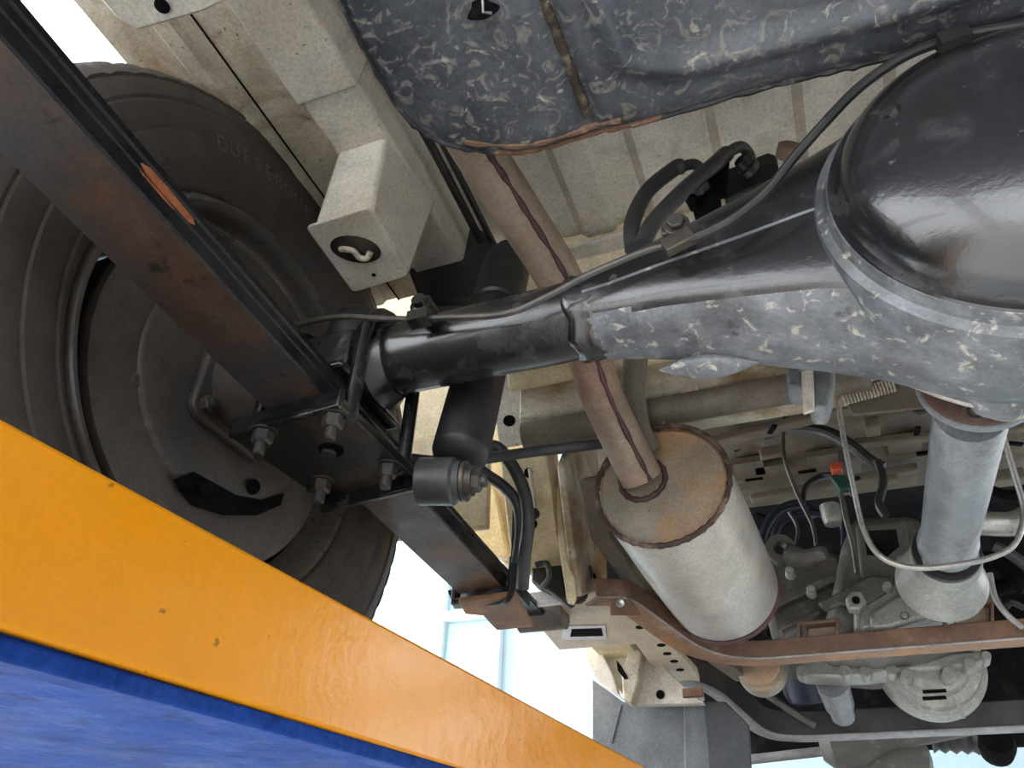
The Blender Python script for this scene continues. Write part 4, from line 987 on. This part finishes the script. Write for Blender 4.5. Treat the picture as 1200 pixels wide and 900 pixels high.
# small clutter in the middle distance
cable('wire', [W(920, 485, y=1.10), W(918, 510, y=1.10), W(920, 540, y=1.10), W(935, 580, y=1.12), W(952, 615, y=1.12), W(957, 640, y=1.12)], .0032, 'bolt', 'thin grey control wire left of the safety loop', 'wire')
cable('wire', [W(986, 580, y=1.04), W(992, 610, y=1.04), W(1000, 640, y=1.05), W(1005, 672, y=1.05)], .0038, 'bolt', 'short grey rod inside the left foot of the safety loop', 'wire')
cable('wire_harness', [W(860, 525, y=1.2), W(890, 512, y=1.18), W(925, 503, y=1.15), W(965, 505, y=1.12), W(995, 520, y=1.1), W(1020, 540, y=1.1), W(1035, 548, y=1.1)], .009, 'black', 'black wire harness crossing the front floor', 'wire harness')
cable('wire_harness', [W(940, 590, y=1.2), W(945, 570, y=1.2), W(965, 557, y=1.2), W(985, 562, y=1.18), W(1000, 580, y=1.18)], .005, 'black', 'thin black looped harness beside the orange connector', 'wire harness')
cable('coolant_hose', [W(893, 655, y=1.25), W(895, 625, y=1.25), W(912, 598, y=1.25), W(940, 590, y=1.25), W(955, 605, y=1.25)], .007, 'darkblue', 'dark blue hose curling above the gearbox left end', 'hose')
cable('coolant_hose', [W(1150, 655, y=1.15), W(1175, 662, y=1.15), W(1205, 690, y=1.15)], .012, 'dark', 'dark hose at the right edge below the safety loop', 'hose')
cable('coolant_hose', [W(1165, 690, y=1.2), W(1190, 684, y=1.2), W(1215, 680, y=1.2)], .010, 'dark', 'lower dark hose at the right edge', 'hose')
cable('breather_pipe', [W(1160, 672, y=1.05), W(1166, 700, y=1.05), W(1180, 720, y=1.05), W(1198, 735, y=1.06)], .0035, 'alul', 'thin pale bent pipe beside the right bracket', 'pipe')
m = MB(); m.bev = .002; m.box(W(980, 549, y=1.13), (.016, .016, .014)); cn = Thing('connector', 'small orange-red and green plug by the safety loop', 'connector')
cn.part('cap', m, M['red']); m = MB(); m.bev = .002; m.prism([W(px, py, y=1.13) for px, py in ((972, 557), (992, 556), (996, 572), (984, 574))], (0, .015, 0)); cn.part('body', m, M['green']); cn.done()
for k, (pts, r_, mm, lab) in enumerate((
  ([W(1060, 470, y=1.0), W(1075, 482, y=1.0), W(1092, 478, y=1.0), W(1100, 470, y=1.0)], .004, 'black', 'black clip wire under the heat shield'),
  ([W(1028, 540, y=1.05), W(1035, 565, y=1.05), W(1030, 590, y=1.05), W(1038, 605, y=1.05)], .006, 'black', 'short black hose hanging between loop and shaft'),
  ([W(905, 640, y=1.2), W(915, 612, y=1.2), W(945, 600, y=1.2), W(985, 612, y=1.2), W(990, 640, y=1.2)], .006, 'darkblue', 'dark blue hose arching over the gearbox lever'),
  ([W(1150, 570, y=1.2), W(1180, 580, y=1.2), W(1215, 578, y=1.2)], .008, 'dark', 'dark hose above the fat pale pipe'),
  ([W(1165, 640, y=1.1), W(1185, 650, y=1.1), W(1215, 672, y=1.1)], .007, 'hose', 'grey hose sloping down under the fat pale pipe'),
  ([W(1168, 700, y=1.15), W(1176, 712, y=1.1), W(1185, 706, y=1.1), W(1200, 712, y=1.1)], .004, 'black', 'thin black wire at the right bracket'),
  ([W(925, 600, y=1.15), W(935, 620, y=1.15), W(930, 650, y=1.15)], .003, 'bolt', 'thin brown wire left of the breather cap'),
  ([W(870, 640, y=1.3), W(885, 690, y=1.3), W(905, 740, y=1.25)], .010, 'dark', 'dark hose behind the muffler far end'),
  ([W(900, 815, y=1.4), W(930, 835, y=1.42), W(955, 850, y=1.42)], .006, 'alu', 'thin grey rod between the two beams'))):
    cable(['wire', 'hose', 'hose', 'hose', 'hose', 'wire', 'wire', 'hose', 'rod'][k], pts, r_, mm, lab, ['wire', 'hose', 'hose', 'hose', 'hose', 'wire', 'wire', 'hose', 'rod'][k])
# dark bracket under housing
hb = Thing('drop_bracket', 'shiny grey bracket hanging below the axle housing', 'bracket')
m = MB(); m.bev = .003; m.prism([W(px, py, y=.60) for px, py in ((920, 425), (978, 425), (975, 455), (968, 478), (950, 478), (944, 455), (922, 453))], (0, .03, 0)); hb.part('plate', m, M['prop'])
m = MB(); m.bev = .002; m.bar(W(946, 432, y=.595), W(948, 484, y=.60), .003, .012); hb.part('web', m, M['cream']); p_ = W(948, 428, y=.605); m = MB(); m.bev = .002; m.bar(p_, V(p_.x, .485, .375), .02, .012); hb.part('arm', m, M['prop']); hb.done()
# corrugated pleat strip
hs_ = Thing('heat_shield', 'pleated thin metal heat shield above the propeller shaft', 'heat shield')
a = W(985, 462, y=.72); b = W(1045, 442, y=.70)
m = MB(); m.bev = .001; m.prism([W(px, py, y=.76) for px, py in ((984, 458), (1045, 440), (1110, 464), (1105, 475), (1000, 486))], (0, .004, 0)); hs_.part('sheet', m, M['underbody'])
for i in range(16):
    t = i/15; p = W(986+58*t, 461-17*t, y=.755); q_ = W(991+58*t, 474-16*t, y=.755); hs_.part('pleat', MB().bar(p, q_, .0022, .004, up=(0, 1, 0)), M['creamd'])
hs_.done()
cv = MB(); cv.tube(smooth([W(1015, 434, y=.505), W(1045, 440, y=.505), W(1080, 453, y=.505), W(1110, 464, y=.505), W(1150, 474, y=.505), W(1215, 480, y=.505)], 6), .0035, 8)
single('housing_gasket_edge', cv, M['steel'], 'pale raised edge along the bottom of the axle housing', 'edge strip')
# hanger plate top-left corner
hp2 = Thing('rear_hanger_plate', 'pale cream plate with a round hole in the top left corner', 'frame plate')
m = MB(); m.bev = .002; m.prism([W(px, py, z=.56) for px, py in ((112, -40), (118, 0), (135, 20), (162, 36), (238, 14), (268, 0), (262, -40))], (0, 0, .05)); a_ = hp2.part('plate', m, M['cream'])
hp2.part('hole', MB().lathe(W(190, 7, z=.5594), (0, 0, 1), [(-.0006, .0058), (.0003, .0058)], 16), M['dark'], parent=a_); hp2.done()
# steering rack line at very bottom
sr = Thing('steering_rack', 'pale steering rack with a ribbed boot at the bottom right', 'steering rack')
sr.part('rod', MB().tube([W(880, 890, y=1.9), W(1040, 872, y=1.9), W(1090, 866, y=1.9)], .010, 12), M['beamgrey'])
pr_ = []
for k in range(13): pr_.append((k*.010, .020 if k % 2 else .027))
sr.part('boot', MB().lathe(W(1092, 866, y=1.88), W(1150, 868, y=1.88)-W(1092, 866, y=1.88), pr_, 20), M['hose'])
sr.part('knuckle', MB().lathe(W(1168, 872, y=1.86), (0, -1, .3), [(-.03, .03), (0, .034), (.02, .028)], 20), M['dark'])
sr.part('housing', MB().lathe(W(1128, 862, y=1.93), (1, 0, 0), [(0, .03), (.05, .04), (.07, .02)], 20), M['creamd'])
sr.done()
